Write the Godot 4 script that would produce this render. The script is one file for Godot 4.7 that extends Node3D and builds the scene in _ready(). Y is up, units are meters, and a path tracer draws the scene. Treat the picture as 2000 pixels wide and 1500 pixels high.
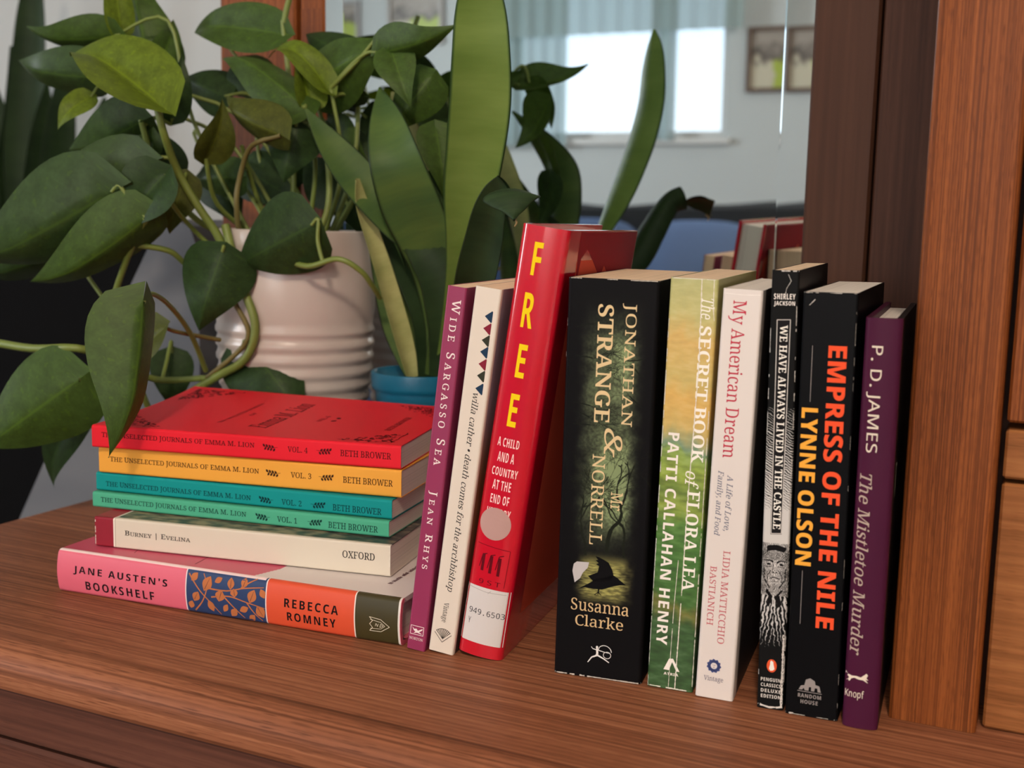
extends Node3D
# A shelf of books with plants, on a desk with a mirrored hutch, in a daylit room. x runs along the desk, y up from the desk top, z towards the viewer.

const FPX = 2289.8          # focal length in pixels of the 2000x1500 frame
const EYE = Vector3(0, 0.2324, 0)
const RT = Vector3(0.90426688, 0.02332271, -0.42633023)
const UP_ = Vector3(-0.07917194, 0.99034985, -0.11374966)
const FW = Vector3(-0.41956313, -0.13661344, -0.89738707)
const MZ = -0.868           # the mirror
const MTILT = 0.0192
const FLOOR = -0.78
var rng := RandomNumberGenerator.new()
var mats := {}
var fonts := {}
var glyphs := {}

# ---------------------------------------------------------------- places
func at(px: float, py: float, z: float) -> Vector3:
	var d := FW + RT * ((px - 1000.0) / FPX) + UP_ * ((750.0 - py) / FPX)
	return EYE + d * ((z - EYE.z) / d.z)

func per_m(p: Vector3) -> float:
	return FPX / (p - EYE).dot(FW)

# ---------------------------------------------------------------- meshes
class MB:
	var V := PackedVector3Array()
	var N := PackedVector3Array()
	var T := PackedVector2Array()
	var I := PackedInt32Array()
	func v(p: Vector3, n: Vector3, t: Vector2) -> int:
		V.append(p); N.append(n); T.append(t)
		return V.size() - 1
	func tri(a: Vector3, b: Vector3, c: Vector3, ta := Vector2.ZERO, tb := Vector2.ZERO, tc := Vector2.ZERO) -> void:
		var n := (b - a).cross(c - a).normalized()
		var i := v(a, n, ta); v(b, n, tb); v(c, n, tc)
		I.append_array(PackedInt32Array([i, i + 2, i + 1]))
	func quad(a: Vector3, b: Vector3, c: Vector3, d: Vector3, ta := Vector2(0, 1), tb := Vector2(1, 1), tc := Vector2(1, 0), td := Vector2(0, 0)) -> void:
		var n := (c - a).cross(d - b).normalized()
		var i := v(a, n, ta); v(b, n, tb); v(c, n, tc); v(d, n, td)
		I.append_array(PackedInt32Array([i, i + 2, i + 1, i, i + 3, i + 2]))
	func box(lo: Vector3, hi: Vector3) -> void:
		var p := func(x, y, z): return Vector3(hi.x if x else lo.x, hi.y if y else lo.y, hi.z if z else lo.z)
		quad(p.call(0, 0, 1), p.call(1, 0, 1), p.call(1, 1, 1), p.call(0, 1, 1))
		quad(p.call(1, 0, 0), p.call(0, 0, 0), p.call(0, 1, 0), p.call(1, 1, 0))
		quad(p.call(1, 0, 1), p.call(1, 0, 0), p.call(1, 1, 0), p.call(1, 1, 1))
		quad(p.call(0, 0, 0), p.call(0, 0, 1), p.call(0, 1, 1), p.call(0, 1, 0))
		quad(p.call(0, 1, 1), p.call(1, 1, 1), p.call(1, 1, 0), p.call(0, 1, 0))
		quad(p.call(0, 0, 0), p.call(1, 0, 0), p.call(1, 0, 1), p.call(0, 0, 1))
	# a box whose edges are cut by c
	func bevel_box(lo: Vector3, hi: Vector3, c: float) -> void:
		var m := (lo + hi) / 2
		var h := (hi - lo) / 2
		var q := func(sx, sy, sz, k):
			var e := Vector3(h.x - (0.0 if k == 0 else c), h.y - (0.0 if k == 1 else c), h.z - (0.0 if k == 2 else c))
			return m + Vector3(sx * e.x, sy * e.y, sz * e.z)
		for s in [-1, 1]:
			var f := func(a, b, cc, d):
				if s > 0: quad(a, b, cc, d)
				else: quad(d, cc, b, a)
			f.call(q.call(s, -1, 1, 0), q.call(s, -1, -1, 0), q.call(s, 1, -1, 0), q.call(s, 1, 1, 0))
			f.call(q.call(-1, s, 1, 1), q.call(1, s, 1, 1), q.call(1, s, -1, 1), q.call(-1, s, -1, 1))
			f.call(q.call(-1, -1, s, 2), q.call(1, -1, s, 2), q.call(1, 1, s, 2), q.call(-1, 1, s, 2))
		for a in [-1, 1]:
			for b in [-1, 1]:
				var g := func(p1, p2, p3, p4):
					var n: Vector3 = (p3 - p1).cross(p4 - p2)
					if n.dot((p1 + p3) / 2 - m) > 0: quad(p1, p2, p3, p4)
					else: quad(p4, p3, p2, p1)
				g.call(q.call(a, b, -1, 0), q.call(a, b, 1, 0), q.call(a, b, 1, 1), q.call(a, b, -1, 1))
				g.call(q.call(a, -1, b, 0), q.call(a, 1, b, 0), q.call(a, 1, b, 2), q.call(a, -1, b, 2))
				g.call(q.call(-1, a, b, 1), q.call(1, a, b, 1), q.call(1, a, b, 2), q.call(-1, a, b, 2))
				for d in [-1, 1]:
					var p1 = q.call(a, b, d, 0)
					var p2 = q.call(a, b, d, 1)
					var p3 = q.call(a, b, d, 2)
					if (p2 - p1).cross(p3 - p1).dot(p1 - m) > 0: tri(p1, p2, p3)
					else: tri(p1, p3, p2)
	# rows of points; smooth; the outside is where d/drow x d/dcolumn points
	func grid(P: Array, flip := false, uv: Array = []) -> void:
		var r := P.size()
		var c: int = P[0].size()
		var acc := PackedVector3Array()
		acc.resize(r * c)
		for i in r - 1:
			for j in c - 1:
				var n: Vector3 = (P[i + 1][j + 1] - P[i][j]).cross(P[i][j + 1] - P[i + 1][j])
				if flip: n = -n
				for k in [i * c + j, i * c + j + 1, (i + 1) * c + j, (i + 1) * c + j + 1]: acc[k] += n
		# closed seams share normals
		for i in r:
			if (P[i][0] as Vector3).distance_squared_to(P[i][c - 1]) < 1e-14:
				var s := acc[i * c] + acc[i * c + c - 1]
				acc[i * c] = s; acc[i * c + c - 1] = s
		var b := V.size()
		for i in r:
			for j in c:
				v(P[i][j], acc[i * c + j].normalized(), uv[i][j] if uv.size() else Vector2(float(i) / (r - 1), float(j) / (c - 1)))
		for i in r - 1:
			for j in c - 1:
				var a := b + i * c + j
				if flip: I.append_array(PackedInt32Array([a, a + c, a + c + 1, a, a + c + 1, a + 1]))
				else: I.append_array(PackedInt32Array([a, a + c + 1, a + c, a, a + 1, a + c + 1]))
	func lathe(prof: Array, seg := 40, o := Vector3.ZERO) -> void:   # prof: Vector2(radius, y) from the bottom of the outside up
		var P := []
		for p in prof:
			var row := []
			for k in seg + 1:
				var a := TAU * k / seg
				row.append(o + Vector3(p.x * cos(a), p.y, p.x * sin(a)))
			P.append(row)
		grid(P)
	func tube(pts: Array, r0: float, r1: float, seg := 7) -> void:
		var P := []
		var side := Vector3.ZERO
		for i in pts.size():
			var t: Vector3 = (pts[mini(i + 1, pts.size() - 1)] - pts[maxi(i - 1, 0)]).normalized()
			if i == 0: side = t.cross(Vector3(0.31, 0.2, 0.93)).normalized()
			side = (side - t * side.dot(t)).normalized()
			var up := t.cross(side)
			var r := lerpf(r0, r1, float(i) / (pts.size() - 1))
			var row := []
			for k in seg + 1:
				var a := TAU * k / seg
				row.append(pts[i] + (side * cos(a) + up * sin(a)) * r)
			P.append(row)
		grid(P, true)
	# a closed outline (x, y), given counter-clockwise, pushed along from t0 to t1; mp(p, t) places it
	func extrude(o: PackedVector2Array, t0: float, t1: float, mp: Callable, crease := 0.7) -> void:
		var k := o.size()
		for i in k:
			var a := o[i]
			var b := o[(i + 1) % k]
			var e := (b - a).normalized()
			var ep := (a - o[(i - 1 + k) % k]).normalized()
			var en := (o[(i + 2) % k] - b).normalized()
			var n0 := (e + ep) if e.dot(ep) > crease else e
			var n1 := (e + en) if e.dot(en) > crease else e
			var out := func(q: Vector2, ee: Vector2) -> Vector3:
				var m := Vector2(ee.y, -ee.x)
				return (mp.call(q + m * 0.001, t0) - mp.call(q, t0)).normalized()
			var A: Vector3 = mp.call(a, t0)
			var B: Vector3 = mp.call(b, t0)
			var C: Vector3 = mp.call(b, t1)
			var D: Vector3 = mp.call(a, t1)
			var na: Vector3 = out.call(a, n0)
			var nb: Vector3 = out.call(b, n1)
			var s := v(A, na, Vector2(a.x, t0)); v(B, nb, Vector2(b.x, t0)); v(C, nb, Vector2(b.x, t1)); v(D, na, Vector2(a.x, t1))
			if (B - A).cross(C - A).dot(na) > 0: I.append_array(PackedInt32Array([s, s + 2, s + 1, s, s + 3, s + 2]))
			else: I.append_array(PackedInt32Array([s, s + 1, s + 2, s, s + 2, s + 3]))
		var tr := Geometry2D.triangulate_polygon(o)
		for t in [t0, t1]:
			var dir: Vector3 = (mp.call(o[0], t) - mp.call(o[0], t1 if t == t0 else t0))
			for i in range(0, tr.size(), 3):
				var p1: Vector3 = mp.call(o[tr[i]], t)
				var p2: Vector3 = mp.call(o[tr[i + 1]], t)
				var p3: Vector3 = mp.call(o[tr[i + 2]], t)
				if (p2 - p1).cross(p3 - p1).dot(dir) > 0: tri(p1, p2, p3, o[tr[i]], o[tr[i + 1]], o[tr[i + 2]])
				else: tri(p1, p3, p2, o[tr[i]], o[tr[i + 2]], o[tr[i + 1]])
	func commit() -> ArrayMesh:
		var a := []
		a.resize(Mesh.ARRAY_MAX)
		a[Mesh.ARRAY_VERTEX] = V; a[Mesh.ARRAY_NORMAL] = N; a[Mesh.ARRAY_TEX_UV] = T; a[Mesh.ARRAY_INDEX] = I
		var m := ArrayMesh.new()
		if V.size(): m.add_surface_from_arrays(Mesh.PRIMITIVE_TRIANGLES, a)
		return m

func obj(called: String, mb: MB, m: Material, parent: Node3D = self) -> MeshInstance3D:
	var o := MeshInstance3D.new()
	o.name = called
	o.mesh = mb.commit()
	o.material_override = m
	parent.add_child(o, true)
	return o

func stuff(called: String, mb: MB, m: Material, parent: Node3D) -> MeshInstance3D:   # many specks too small to pick apart
	var o := obj(called, mb, m, parent)
	o.set_meta("kind", "stuff")
	return o

func thing(called: String, label: String, category: String, p := Vector3.ZERO, group := "") -> Node3D:
	var o := Node3D.new()
	o.name = called
	add_child(o, true)
	o.position = p
	return tag(o, label, category, group)

func tag(o: Node3D, label: String, category: String, group := "") -> Node3D:
	o.set_meta("label", label)
	o.set_meta("category", category)
	if group != "": o.set_meta("group", group)
	return o

func struct(called: String, mb: MB, m: Material, label := "") -> MeshInstance3D:
	var o := obj(called, mb, m)
	o.set_meta("kind", "structure")
	if label != "": o.set_meta("label", label)
	return o

# ---------------------------------------------------------------- materials
func mat(key: String, c: Color, rough := 0.6, spec := 0.5) -> StandardMaterial3D:
	if mats.has(key): return mats[key]
	var m := StandardMaterial3D.new()
	m.albedo_color = c
	m.roughness = rough
	m.metallic_specular = spec
	m.resource_name = key
	mats[key] = m
	return m

func ink(hex: String) -> StandardMaterial3D:
	return mat("ink " + hex, Color(hex), 0.6, 0.2)

func noise(sd: int, freq: float, oct := 3) -> FastNoiseLite:
	var n := FastNoiseLite.new()
	n.seed = sd
	n.frequency = freq
	n.noise_type = FastNoiseLite.TYPE_SIMPLEX_SMOOTH
	n.fractal_octaves = oct
	return n

# Wood whose grain runs along the picture's width; streaks from noise stretched along the grain, fine dark pores, slow changes of tone.
func wood_image(sd: int, w: int, h: int, dark: Color, mid: Color, light: Color, streaks: float, pores: float, lines := 0.0) -> Image:
	var stretch := func(s: int, cells: int, f: float) -> PackedByteArray:
		var im := noise(s, f, 3).get_image(cells, h, false, false, false)
		im.resize(w, h, Image.INTERPOLATE_CUBIC)
		im.convert(Image.FORMAT_L8)
		return im.get_data()
	var slow := noise(sd + 5, 0.02, 2).get_image(64, 64, false, false, false)
	slow.resize(w, h, Image.INTERPOLATE_CUBIC)
	slow.convert(Image.FORMAT_L8)
	var a: PackedByteArray = stretch.call(sd, 14, streaks)
	var b: PackedByteArray = stretch.call(sd + 1, 40 if lines == 0.0 else 9, streaks * 3.1 if lines == 0.0 else lines)
	var c: PackedByteArray = stretch.call(sd + 2, 110, 0.33)
	var s := slow.get_data()
	var wa := 0.40 if lines == 0.0 else 0.17
	var wb := 0.78 - wa
	var out := PackedByteArray()
	out.resize(w * h * 3)
	var lut := []
	for i in 256:
		var t := i / 255.0
		lut.append(dark.lerp(mid, t * 2.0) if t < 0.5 else mid.lerp(light, t * 2.0 - 1.0))
	for i in w * h:
		var t := wa * a[i] + wb * b[i] + 0.22 * s[i]
		t = (t - 128.0) * 1.75 + 132.0
		var p := (c[i] - 128.0) * (b[i] / 255.0) * 2.0
		if p > 26.0: t -= (p - 26.0) * pores
		var q: Color = lut[clampi(int(t), 0, 255)]
		out[i * 3] = int(q.r * 255.0); out[i * 3 + 1] = int(q.g * 255.0); out[i * 3 + 2] = int(q.b * 255.0)
	return Image.create_from_data(w, h, false, Image.FORMAT_RGB8, out)

func wood_mat(key: String, im: Image, scale: Vector3, off: Vector3, rough := 0.5, relief := 0.02) -> StandardMaterial3D:
	var m := mat(key, Color.WHITE, rough, 0.28)
	var t := ImageTexture.create_from_image(im)
	m.albedo_texture = t
	m.uv1_triplanar = true
	m.uv1_world_triplanar = true
	m.uv1_triplanar_sharpness = 8.0
	m.uv1_scale = scale
	m.uv1_offset = off
	m.heightmap_enabled = true
	m.heightmap_texture = t
	m.heightmap_scale = relief
	return m

func turned(im: Image) -> Image:
	var r: Image = im.duplicate()
	r.rotate_90(CLOCKWISE)
	return r

func tex_mat(key: String, im: Image, rough := 0.5, spec := 0.5) -> StandardMaterial3D:
	var m := mat(key, Color.WHITE, rough, spec)
	m.albedo_texture = ImageTexture.create_from_image(im)
	m.texture_repeat = false
	return m

# ---------------------------------------------------------------- lettering and print
func font(style: String) -> Font:
	var k := style.get_slice("_", 0) + ("b" if style.ends_with("_b") else "x" if style.ends_with("_x") else "m" if "_m" in style or "_sc" in style else "")
	if not fonts.has(k):
		var f := SystemFont.new()
		f.font_names = [{"serif": "Droid Serif", "sans": "Droid Sans", "mono": "Droid Sans Mono"}[style.get_slice("_", 0)]]
		f.font_weight = 700 if k.ends_with("b") or k.ends_with("x") else 400
		var v := FontVariation.new()
		v.base_font = f
		if k.ends_with("x"): v.variation_embolden = 0.45
		elif "_m" in style or "_sc" in style: v.variation_embolden = 0.22
		fonts[k] = v
	return fonts[k]

func glyph(style: String, ch: String) -> Array:   # [triangles, advance] in ems, x along, y up
	var k := style.get_slice("_", 0) + style.right(2) + ch
	if glyphs.has(k): return glyphs[k]
	var f := font(style)
	var tri := PackedVector2Array()
	var adv := f.get_string_size(ch, HORIZONTAL_ALIGNMENT_LEFT, -1, 64).x / 64.0
	if ch != " ":
		var t := TextMesh.new()
		t.text = ch; t.font = f; t.font_size = 64; t.pixel_size = 1.0 / 64.0; t.depth = 0.0; t.curve_step = 1.0
		var a := t.get_mesh_arrays()
		var V: PackedVector3Array = a[Mesh.ARRAY_VERTEX]
		for i in a[Mesh.ARRAY_INDEX]: tri.append(Vector2(V[i].x + adv / 2.0, V[i].y))
	glyphs[k] = [tri, adv]
	return glyphs[k]

func text_tris(text: String, style: String) -> PackedVector2Array:   # fitted into the unit square
	var out := PackedVector2Array()
	var x := 0.0
	var small := 0.78 if style.ends_with("_sc") or style.ends_with("_scn") else 0.95 if style.ends_with("_sc9") else 0.0
	var shear := 0.24 if "_i" in style else 0.0
	var track := 0.26 if style == "serif_sc" else 0.05 if style == "sans_b" else 0.14 if style == "sans_w_b" else 0.0
	for ch in text:
		var k := 1.0
		var c := ch
		if small > 0 and ch != ch.to_upper():
			k = small; c = ch.to_upper()
		var g := glyph(style, c)
		for p: Vector2 in g[0]: out.append(Vector2(x + p.x * k, p.y * k) if small == 0 else Vector2(x + p.x * k, (p.y + 0.5) * k))
		x += (g[1] + track) * k
	for i in out.size(): out[i].x += out[i].y * shear
	var lo := out[0]
	var hi := out[0]
	for p in out:
		lo = Vector2(minf(lo.x, p.x), minf(lo.y, p.y)); hi = Vector2(maxf(hi.x, p.x), maxf(hi.y, p.y))
	for i in out.size(): out[i] = (out[i] - lo) / (hi - lo)
	return out

# Print on a surface: mp(u, v) in millimetres gives the place, up the way the surface faces.
class Ink:
	var mb := MB.new()
	var mp: Callable
	var up: Vector3
	var cut := 0.0
	func _init(m: Callable, n: Vector3, c := 0.0) -> void:
		mp = m; up = n; cut = c
	func t3(a: Vector2, b: Vector2, c: Vector2) -> void:
		if cut > 0.0:
			var l := [a.distance_to(b), b.distance_to(c), c.distance_to(a)]
			if maxf(l[0], maxf(l[1], l[2])) > cut:
				if l[0] >= l[1] and l[0] >= l[2]: t3(a, (a + b) / 2, c); t3((a + b) / 2, b, c)
				elif l[1] >= l[2]: t3(a, b, (b + c) / 2); t3(a, (b + c) / 2, c)
				else: t3(a, b, (a + c) / 2); t3((a + c) / 2, b, c)
				return
		var A: Vector3 = mp.call(a.x, a.y)
		var B: Vector3 = mp.call(b.x, b.y)
		var C: Vector3 = mp.call(c.x, c.y)
		if (B - A).cross(C - A).dot(up) > 0: mb.tri(A, B, C)
		else: mb.tri(A, C, B)
	func poly(p: PackedVector2Array) -> void:
		var t := Geometry2D.triangulate_polygon(p)
		for i in range(0, t.size(), 3): t3(p[t[i]], p[t[i + 1]], p[t[i + 2]])
	func rect(u0: float, v0: float, u1: float, v1: float) -> void:
		poly(PackedVector2Array([Vector2(u0, v0), Vector2(u1, v0), Vector2(u1, v1), Vector2(u0, v1)]))
	func disc(c: Vector2, ru: float, rv: float, turn := 0.0, n := 18, from := 0.0, to := TAU) -> void:
		var p := PackedVector2Array()
		for k in n: p.append(c + Vector2(ru * cos(lerpf(from, to, float(k) / n)), rv * sin(lerpf(from, to, float(k) / n))).rotated(turn))
		poly(p)
	func line(p: Array, w: float, w1 := -1.0) -> void:
		if w1 < 0: w1 = w
		for i in p.size() - 1:
			var a: Vector2 = p[i]
			var b: Vector2 = p[i + 1]
			var n := (b - a).orthogonal().normalized()
			var wa := lerpf(w, w1, float(i) / (p.size() - 1)) / 2
			var wb := lerpf(w, w1, float(i + 1) / (p.size() - 1)) / 2
			t3(a + n * wa, b + n * wb, b - n * wb); t3(a + n * wa, b - n * wb, a - n * wa)
	func leaf(a: Vector2, b: Vector2, w: float) -> void:
		var p := PackedVector2Array()
		var n := (b - a).orthogonal()
		for k in 7: p.append(a.lerp(b, k / 6.0) + n * w * sin(PI * k / 6.0))
		for k in 5: p.append(a.lerp(b, (5 - k) / 6.0) - n * w * sin(PI * (5 - k) / 6.0))
		poly(p)

# ---------------------------------------------------------------- books
# x, z of the spine's front lower left corner, turn, lean (degrees), thickness, height, depth; lying: x, z, turn, height of its underside, thickness, height
const PLACE = {
	"sarg": [-0.3092, -0.5333, 5.95, 5.99, 0.0107, 0.1992, 0.1400],
	"cath": [-0.2968, -0.5356, 6.10, 6.74, 0.0144, 0.1993, 0.1320],
	"free": [-0.2813, -0.5400, 6.24, 7.72, 0.0255, 0.2308, 0.1506],
	"js": [-0.2252, -0.5412, 7.89, 0.44, 0.0463, 0.2056, 0.1400],
	"secret": [-0.1762, -0.5474, 6.27, 0.96, 0.0233, 0.2074, 0.1400],
	"dream": [-0.1508, -0.5468, 5.45, 1.26, 0.0188, 0.2032, 0.1320],
	"castle": [-0.1200, -0.5483, 5.19, -1.04, 0.0127, 0.2131, 0.1419],
	"empress": [-0.1061, -0.5477, 2.94, -0.75, 0.0247, 0.2037, 0.1322],
	"james": [-0.0791, -0.5470, 3.86, -0.29, 0.0162, 0.1934, 0.1300],
	"austen": [-0.5468, -0.5171, 4.60, 0.0004, 0.0267, 0.2338],
	"evelina": [-0.5318, -0.5320, 10.06, 0.0274, 0.0186, 0.1952],
	"v1": [-0.5496, -0.5486, 8.55, 0.0466, 0.0099, 0.2034],
	"v2": [-0.5492, -0.5516, 8.53, 0.0567, 0.0117, 0.2032],
	"v3": [-0.5452, -0.5503, 10.51, 0.0692, 0.0167, 0.2033],
	"v4": [-0.5450, -0.5446, 12.17, 0.0870, 0.0142, 0.2037],
}
# book, words, L along the spine / U upright, then the box they fill in millimetres from the head and from the back cover
const WORDS = [
	["sarg", "Wide Sargasso Sea", "L", 6.69, 95.42, 3.65, 8.72, "serif_sc", "title_lettering", "#e9dcd8"],
	["sarg", "Jean Rhys", "L", 109.58, 153.04, 2.55, 7.77, "serif_sc", "author_lettering", "#e9dcd8"],
	["sarg", "NORTON", "U", 1.03, 9.05, 193.68, 192.17, "serif", "publisher_lettering", "#e9dcd8"],
	["cath", "willa cather • death comes for the archbishop", "L", 55.16, 164.49, 5.33, 10.09, "serif_i", "title_lettering", "#2c2a2a"],
	["cath", "Vintage", "L", 170.93, 182.05, 4.78, 8.55, "serif", "publisher_lettering", "#3a3634"],
	["free", "F", "U", 9.12, 14.00, 24.99, 8.08, "sans_b", "title_lettering", "#e9c916"],
	["free", "R", "U", 8.01, 14.20, 51.94, 34.03, "sans_b", "title_lettering", "#e9c916"],
	["free", "E", "U", 9.17, 14.03, 77.99, 60.50, "sans_b", "title_lettering", "#e9c916"],
	["free", "E", "U", 8.98, 13.83, 104.04, 86.59, "sans_b", "title_lettering", "#e9c916"],
	["free", "A CHILD", "U", 5.45, 17.49, 115.06, 110.32, "sans_b", "subtitle_lettering", "#f0c9c4"],
	["free", "AND A", "U", 6.72, 16.00, 123.21, 117.98, "sans_b", "subtitle_lettering", "#f0c9c4"],
	["free", "COUNTRY", "U", 4.66, 19.04, 130.84, 126.34, "sans_b", "subtitle_lettering", "#f0c9c4"],
	["free", "AT THE", "U", 6.23, 16.58, 138.35, 133.11, "sans_b", "subtitle_lettering", "#f0c9c4"],
	["free", "END OF", "U", 6.18, 16.81, 145.89, 140.98, "sans_b", "subtitle_lettering", "#f0c9c4"],
	["free", "HISTORY", "U", 5.20, 18.58, 152.74, 148.34, "sans_b", "subtitle_lettering", "#f0c9c4"],
	["free", "949.6503", "U", 3.85, 23.77, 207.77, 204.62, "mono", "call_number_lettering", "#26262a"],
	["free", "Y", "U", 4.04, 5.60, 213.85, 210.35, "mono", "call_number_lettering", "#26262a"],
	["free", "9 S T", "U", 6.93, 18.88, 190.58, 187.88, "sans", "stamp_lettering", "#5a0b16"],
	["js", "JONATHAN", "L", 11.74, 73.00, 28.34, 35.49, "serif", "title_lettering", "#d9bf92"],
	["js", "STRANGE", "L", 12.63, 71.93, 15.92, 23.93, "serif_b", "title_lettering", "#d9bf92"],
	["js", "&", "L", 74.53, 89.12, 21.70, 31.08, "serif_i", "title_lettering", "#d9bf92"],
	["js", "NORRELL", "L", 88.37, 134.93, 16.23, 22.81, "serif", "title_lettering", "#d9bf92"],
	["js", "Mr", "L", 106.99, 116.26, 26.46, 32.48, "serif", "title_lettering", "#d9bf92"],
	["js", "Susanna", "U", 7.98, 38.16, 170.62, 164.14, "serif", "author_lettering", "#d2b284"],
	["js", "Clarke", "U", 10.57, 35.61, 178.65, 172.47, "serif", "author_lettering", "#d2b284"],
	["secret", "The", "L", 9.29, 19.37, 15.75, 22.13, "serif_i", "title_lettering", "#efeae0"],
	["secret", "SECRET BOOK", "L", 22.59, 89.85, 15.46, 21.37, "serif_b", "title_lettering", "#efeae0"],
	["secret", "of", "L", 94.37, 102.99, 13.11, 19.90, "serif_i", "title_lettering", "#efeae0"],
	["secret", "FLORA LEA", "L", 104.10, 155.10, 14.53, 20.81, "serif_b", "title_lettering", "#efeae0"],
	["secret", "PATTI CALLAHAN HENRY", "L", 76.06, 184.64, 3.48, 9.05, "sans_b", "author_lettering", "#ece4dc"],
	["secret", "ATRIA", "U", 8.25, 15.70, 200.12, 198.78, "sans_b", "publisher_lettering", "#ece4dc"],
	["dream", "My American Dream", "L", 5.34, 81.33, 3.28, 11.93, "serif", "title_lettering", "#b8384a"],
	["dream", "A Life of Love,", "L", 89.69, 117.50, 7.75, 11.42, "serif_i", "subtitle_lettering", "#5a6076"],
	["dream", "Family, and Food", "L", 87.94, 120.23, 2.97, 6.66, "serif_i", "subtitle_lettering", "#5a6076"],
	["dream", "LIDIA MATTICCHIO", "L", 127.37, 174.52, 9.01, 12.47, "serif_t", "author_lettering", "#bb5a62"],
	["dream", "BASTIANICH", "L", 135.81, 165.83, 3.24, 6.48, "serif_t", "author_lettering", "#bb5a62"],
	["dream", "Vintage", "U", 3.85, 13.39, 195.00, 191.70, "serif", "publisher_lettering", "#5c5c70"],
	["castle", "SHIRLEY", "U", 1.32, 11.19, 13.60, 10.93, "sans_b", "author_lettering", "#ece4dc"],
	["castle", "JACKSON", "U", 1.44, 11.09, 16.95, 14.43, "sans_b", "author_lettering", "#ece4dc"],
	["castle", "WE HAVE ALWAYS LIVED IN THE CASTLE", "L", 25.64, 123.27, 4.63, 8.15, "serif_b", "title_lettering", "#efeae0"],
	["castle", "PENGUIN", "U", 1.50, 11.07, 199.25, 197.50, "sans_b", "publisher_lettering", "#d6d0c8"],
	["castle", "CLASSICS", "U", 1.60, 11.17, 202.06, 200.31, "sans_b", "publisher_lettering", "#d6d0c8"],
	["castle", "DELUXE", "U", 1.69, 11.27, 204.88, 203.13, "sans_b", "publisher_lettering", "#d6d0c8"],
	["castle", "EDITION", "U", 1.78, 11.37, 207.70, 205.95, "sans_b", "publisher_lettering", "#d6d0c8"],
	["empress", "EMPRESS OF THE NILE", "L", 24.46, 159.12, 12.34, 20.99, "sans_x", "title_lettering", "#e8532f"],
	["empress", "LYNNE OLSON", "L", 53.93, 129.53, 1.50, 9.19, "sans_x", "author_lettering", "#eba63e"],
	["empress", "RANDOM", "U", 5.77, 16.65, 194.39, 192.48, "sans_b", "publisher_lettering", "#8f8784"],
	["empress", "HOUSE", "U", 7.14, 15.25, 197.43, 195.45, "sans_b", "publisher_lettering", "#8f8784"],
	["james", "P. D. JAMES", "L", 12.57, 61.52, 2.22, 8.42, "sans", "author_lettering", "#ddd0bd"],
	["james", "The Mistletoe Murder", "L", 71.50, 157.95, 1.65, 7.27, "serif_i2", "title_lettering", "#b3a193"],
	["james", "Knopf", "U", 0.67, 9.28, 179.70, 174.89, "sans", "publisher_lettering", "#ddd0bd"],
	["v4", "The Unselected Journals of Emma M. Lion", "L", 6.96, 110.42, 6.08, 10.16, "serif_sc9", "title_lettering", "#471416"],
	["v4", "VOL. 4", "L", 132.04, 144.98, 5.87, 9.33, "serif_m", "volume_lettering", "#471416"],
	["v4", "BETH BROWER", "L", 165.76, 197.62, 5.64, 9.52, "serif_m", "author_lettering", "#471416"],
	["v3", "The Unselected Journals of Emma M. Lion", "L", 8.04, 111.20, 6.78, 10.92, "serif_sc9", "title_lettering", "#3a2414"],
	["v3", "VOL. 3", "L", 132.27, 145.71, 7.00, 10.48, "serif_m", "volume_lettering", "#3a2414"],
	["v3", "BETH BROWER", "L", 166.28, 197.95, 6.54, 10.46, "serif_m", "author_lettering", "#3a2414"],
	["v2", "The Unselected Journals of Emma M. Lion", "L", 7.15, 110.25, 2.30, 6.47, "serif_sc9", "title_lettering", "#0c3336"],
	["v2", "VOL. 2", "L", 131.10, 144.54, 2.57, 6.07, "serif_m", "volume_lettering", "#0c3336"],
	["v2", "BETH BROWER", "L", 165.10, 196.63, 2.15, 6.08, "serif_m", "author_lettering", "#0c3336"],
	["v1", "The Unselected Journals of Emma M. Lion", "L", 6.10, 109.46, 2.84, 7.02, "serif_sc9", "title_lettering", "#123a33"],
	["v1", "VOL. 1", "L", 130.44, 143.74, 2.80, 6.31, "serif_m", "volume_lettering", "#123a33"],
	["v1", "BETH BROWER", "L", 164.43, 196.47, 2.41, 6.34, "serif_m", "author_lettering", "#123a33"],
	["evelina", "Burney | Evelina", "L", 21.01, 66.13, 7.59, 11.81, "serif_scn", "title_lettering", "#22201f"],
	["evelina", "OXFORD", "L", 165.48, 185.57, 8.80, 13.11, "serif_m", "publisher_lettering", "#22201f"],
	["austen", "JANE AUSTEN'S", "L", 12.31, 81.27, 12.73, 18.26, "sans_w_b", "title_lettering", "#1c1416"],
	["austen", "BOOKSHELF", "L", 21.03, 71.42, 3.87, 9.40, "sans_w_b", "title_lettering", "#1c1416"],
	["austen", "REBECCA", "L", 160.91, 195.44, 12.91, 18.05, "sans_w_b", "author_lettering", "#1c1416"],
	["austen", "ROMNEY", "L", 162.50, 193.78, 5.04, 10.19, "sans_w_b", "author_lettering", "#1c1416"],
]
var shelf := {}

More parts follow.
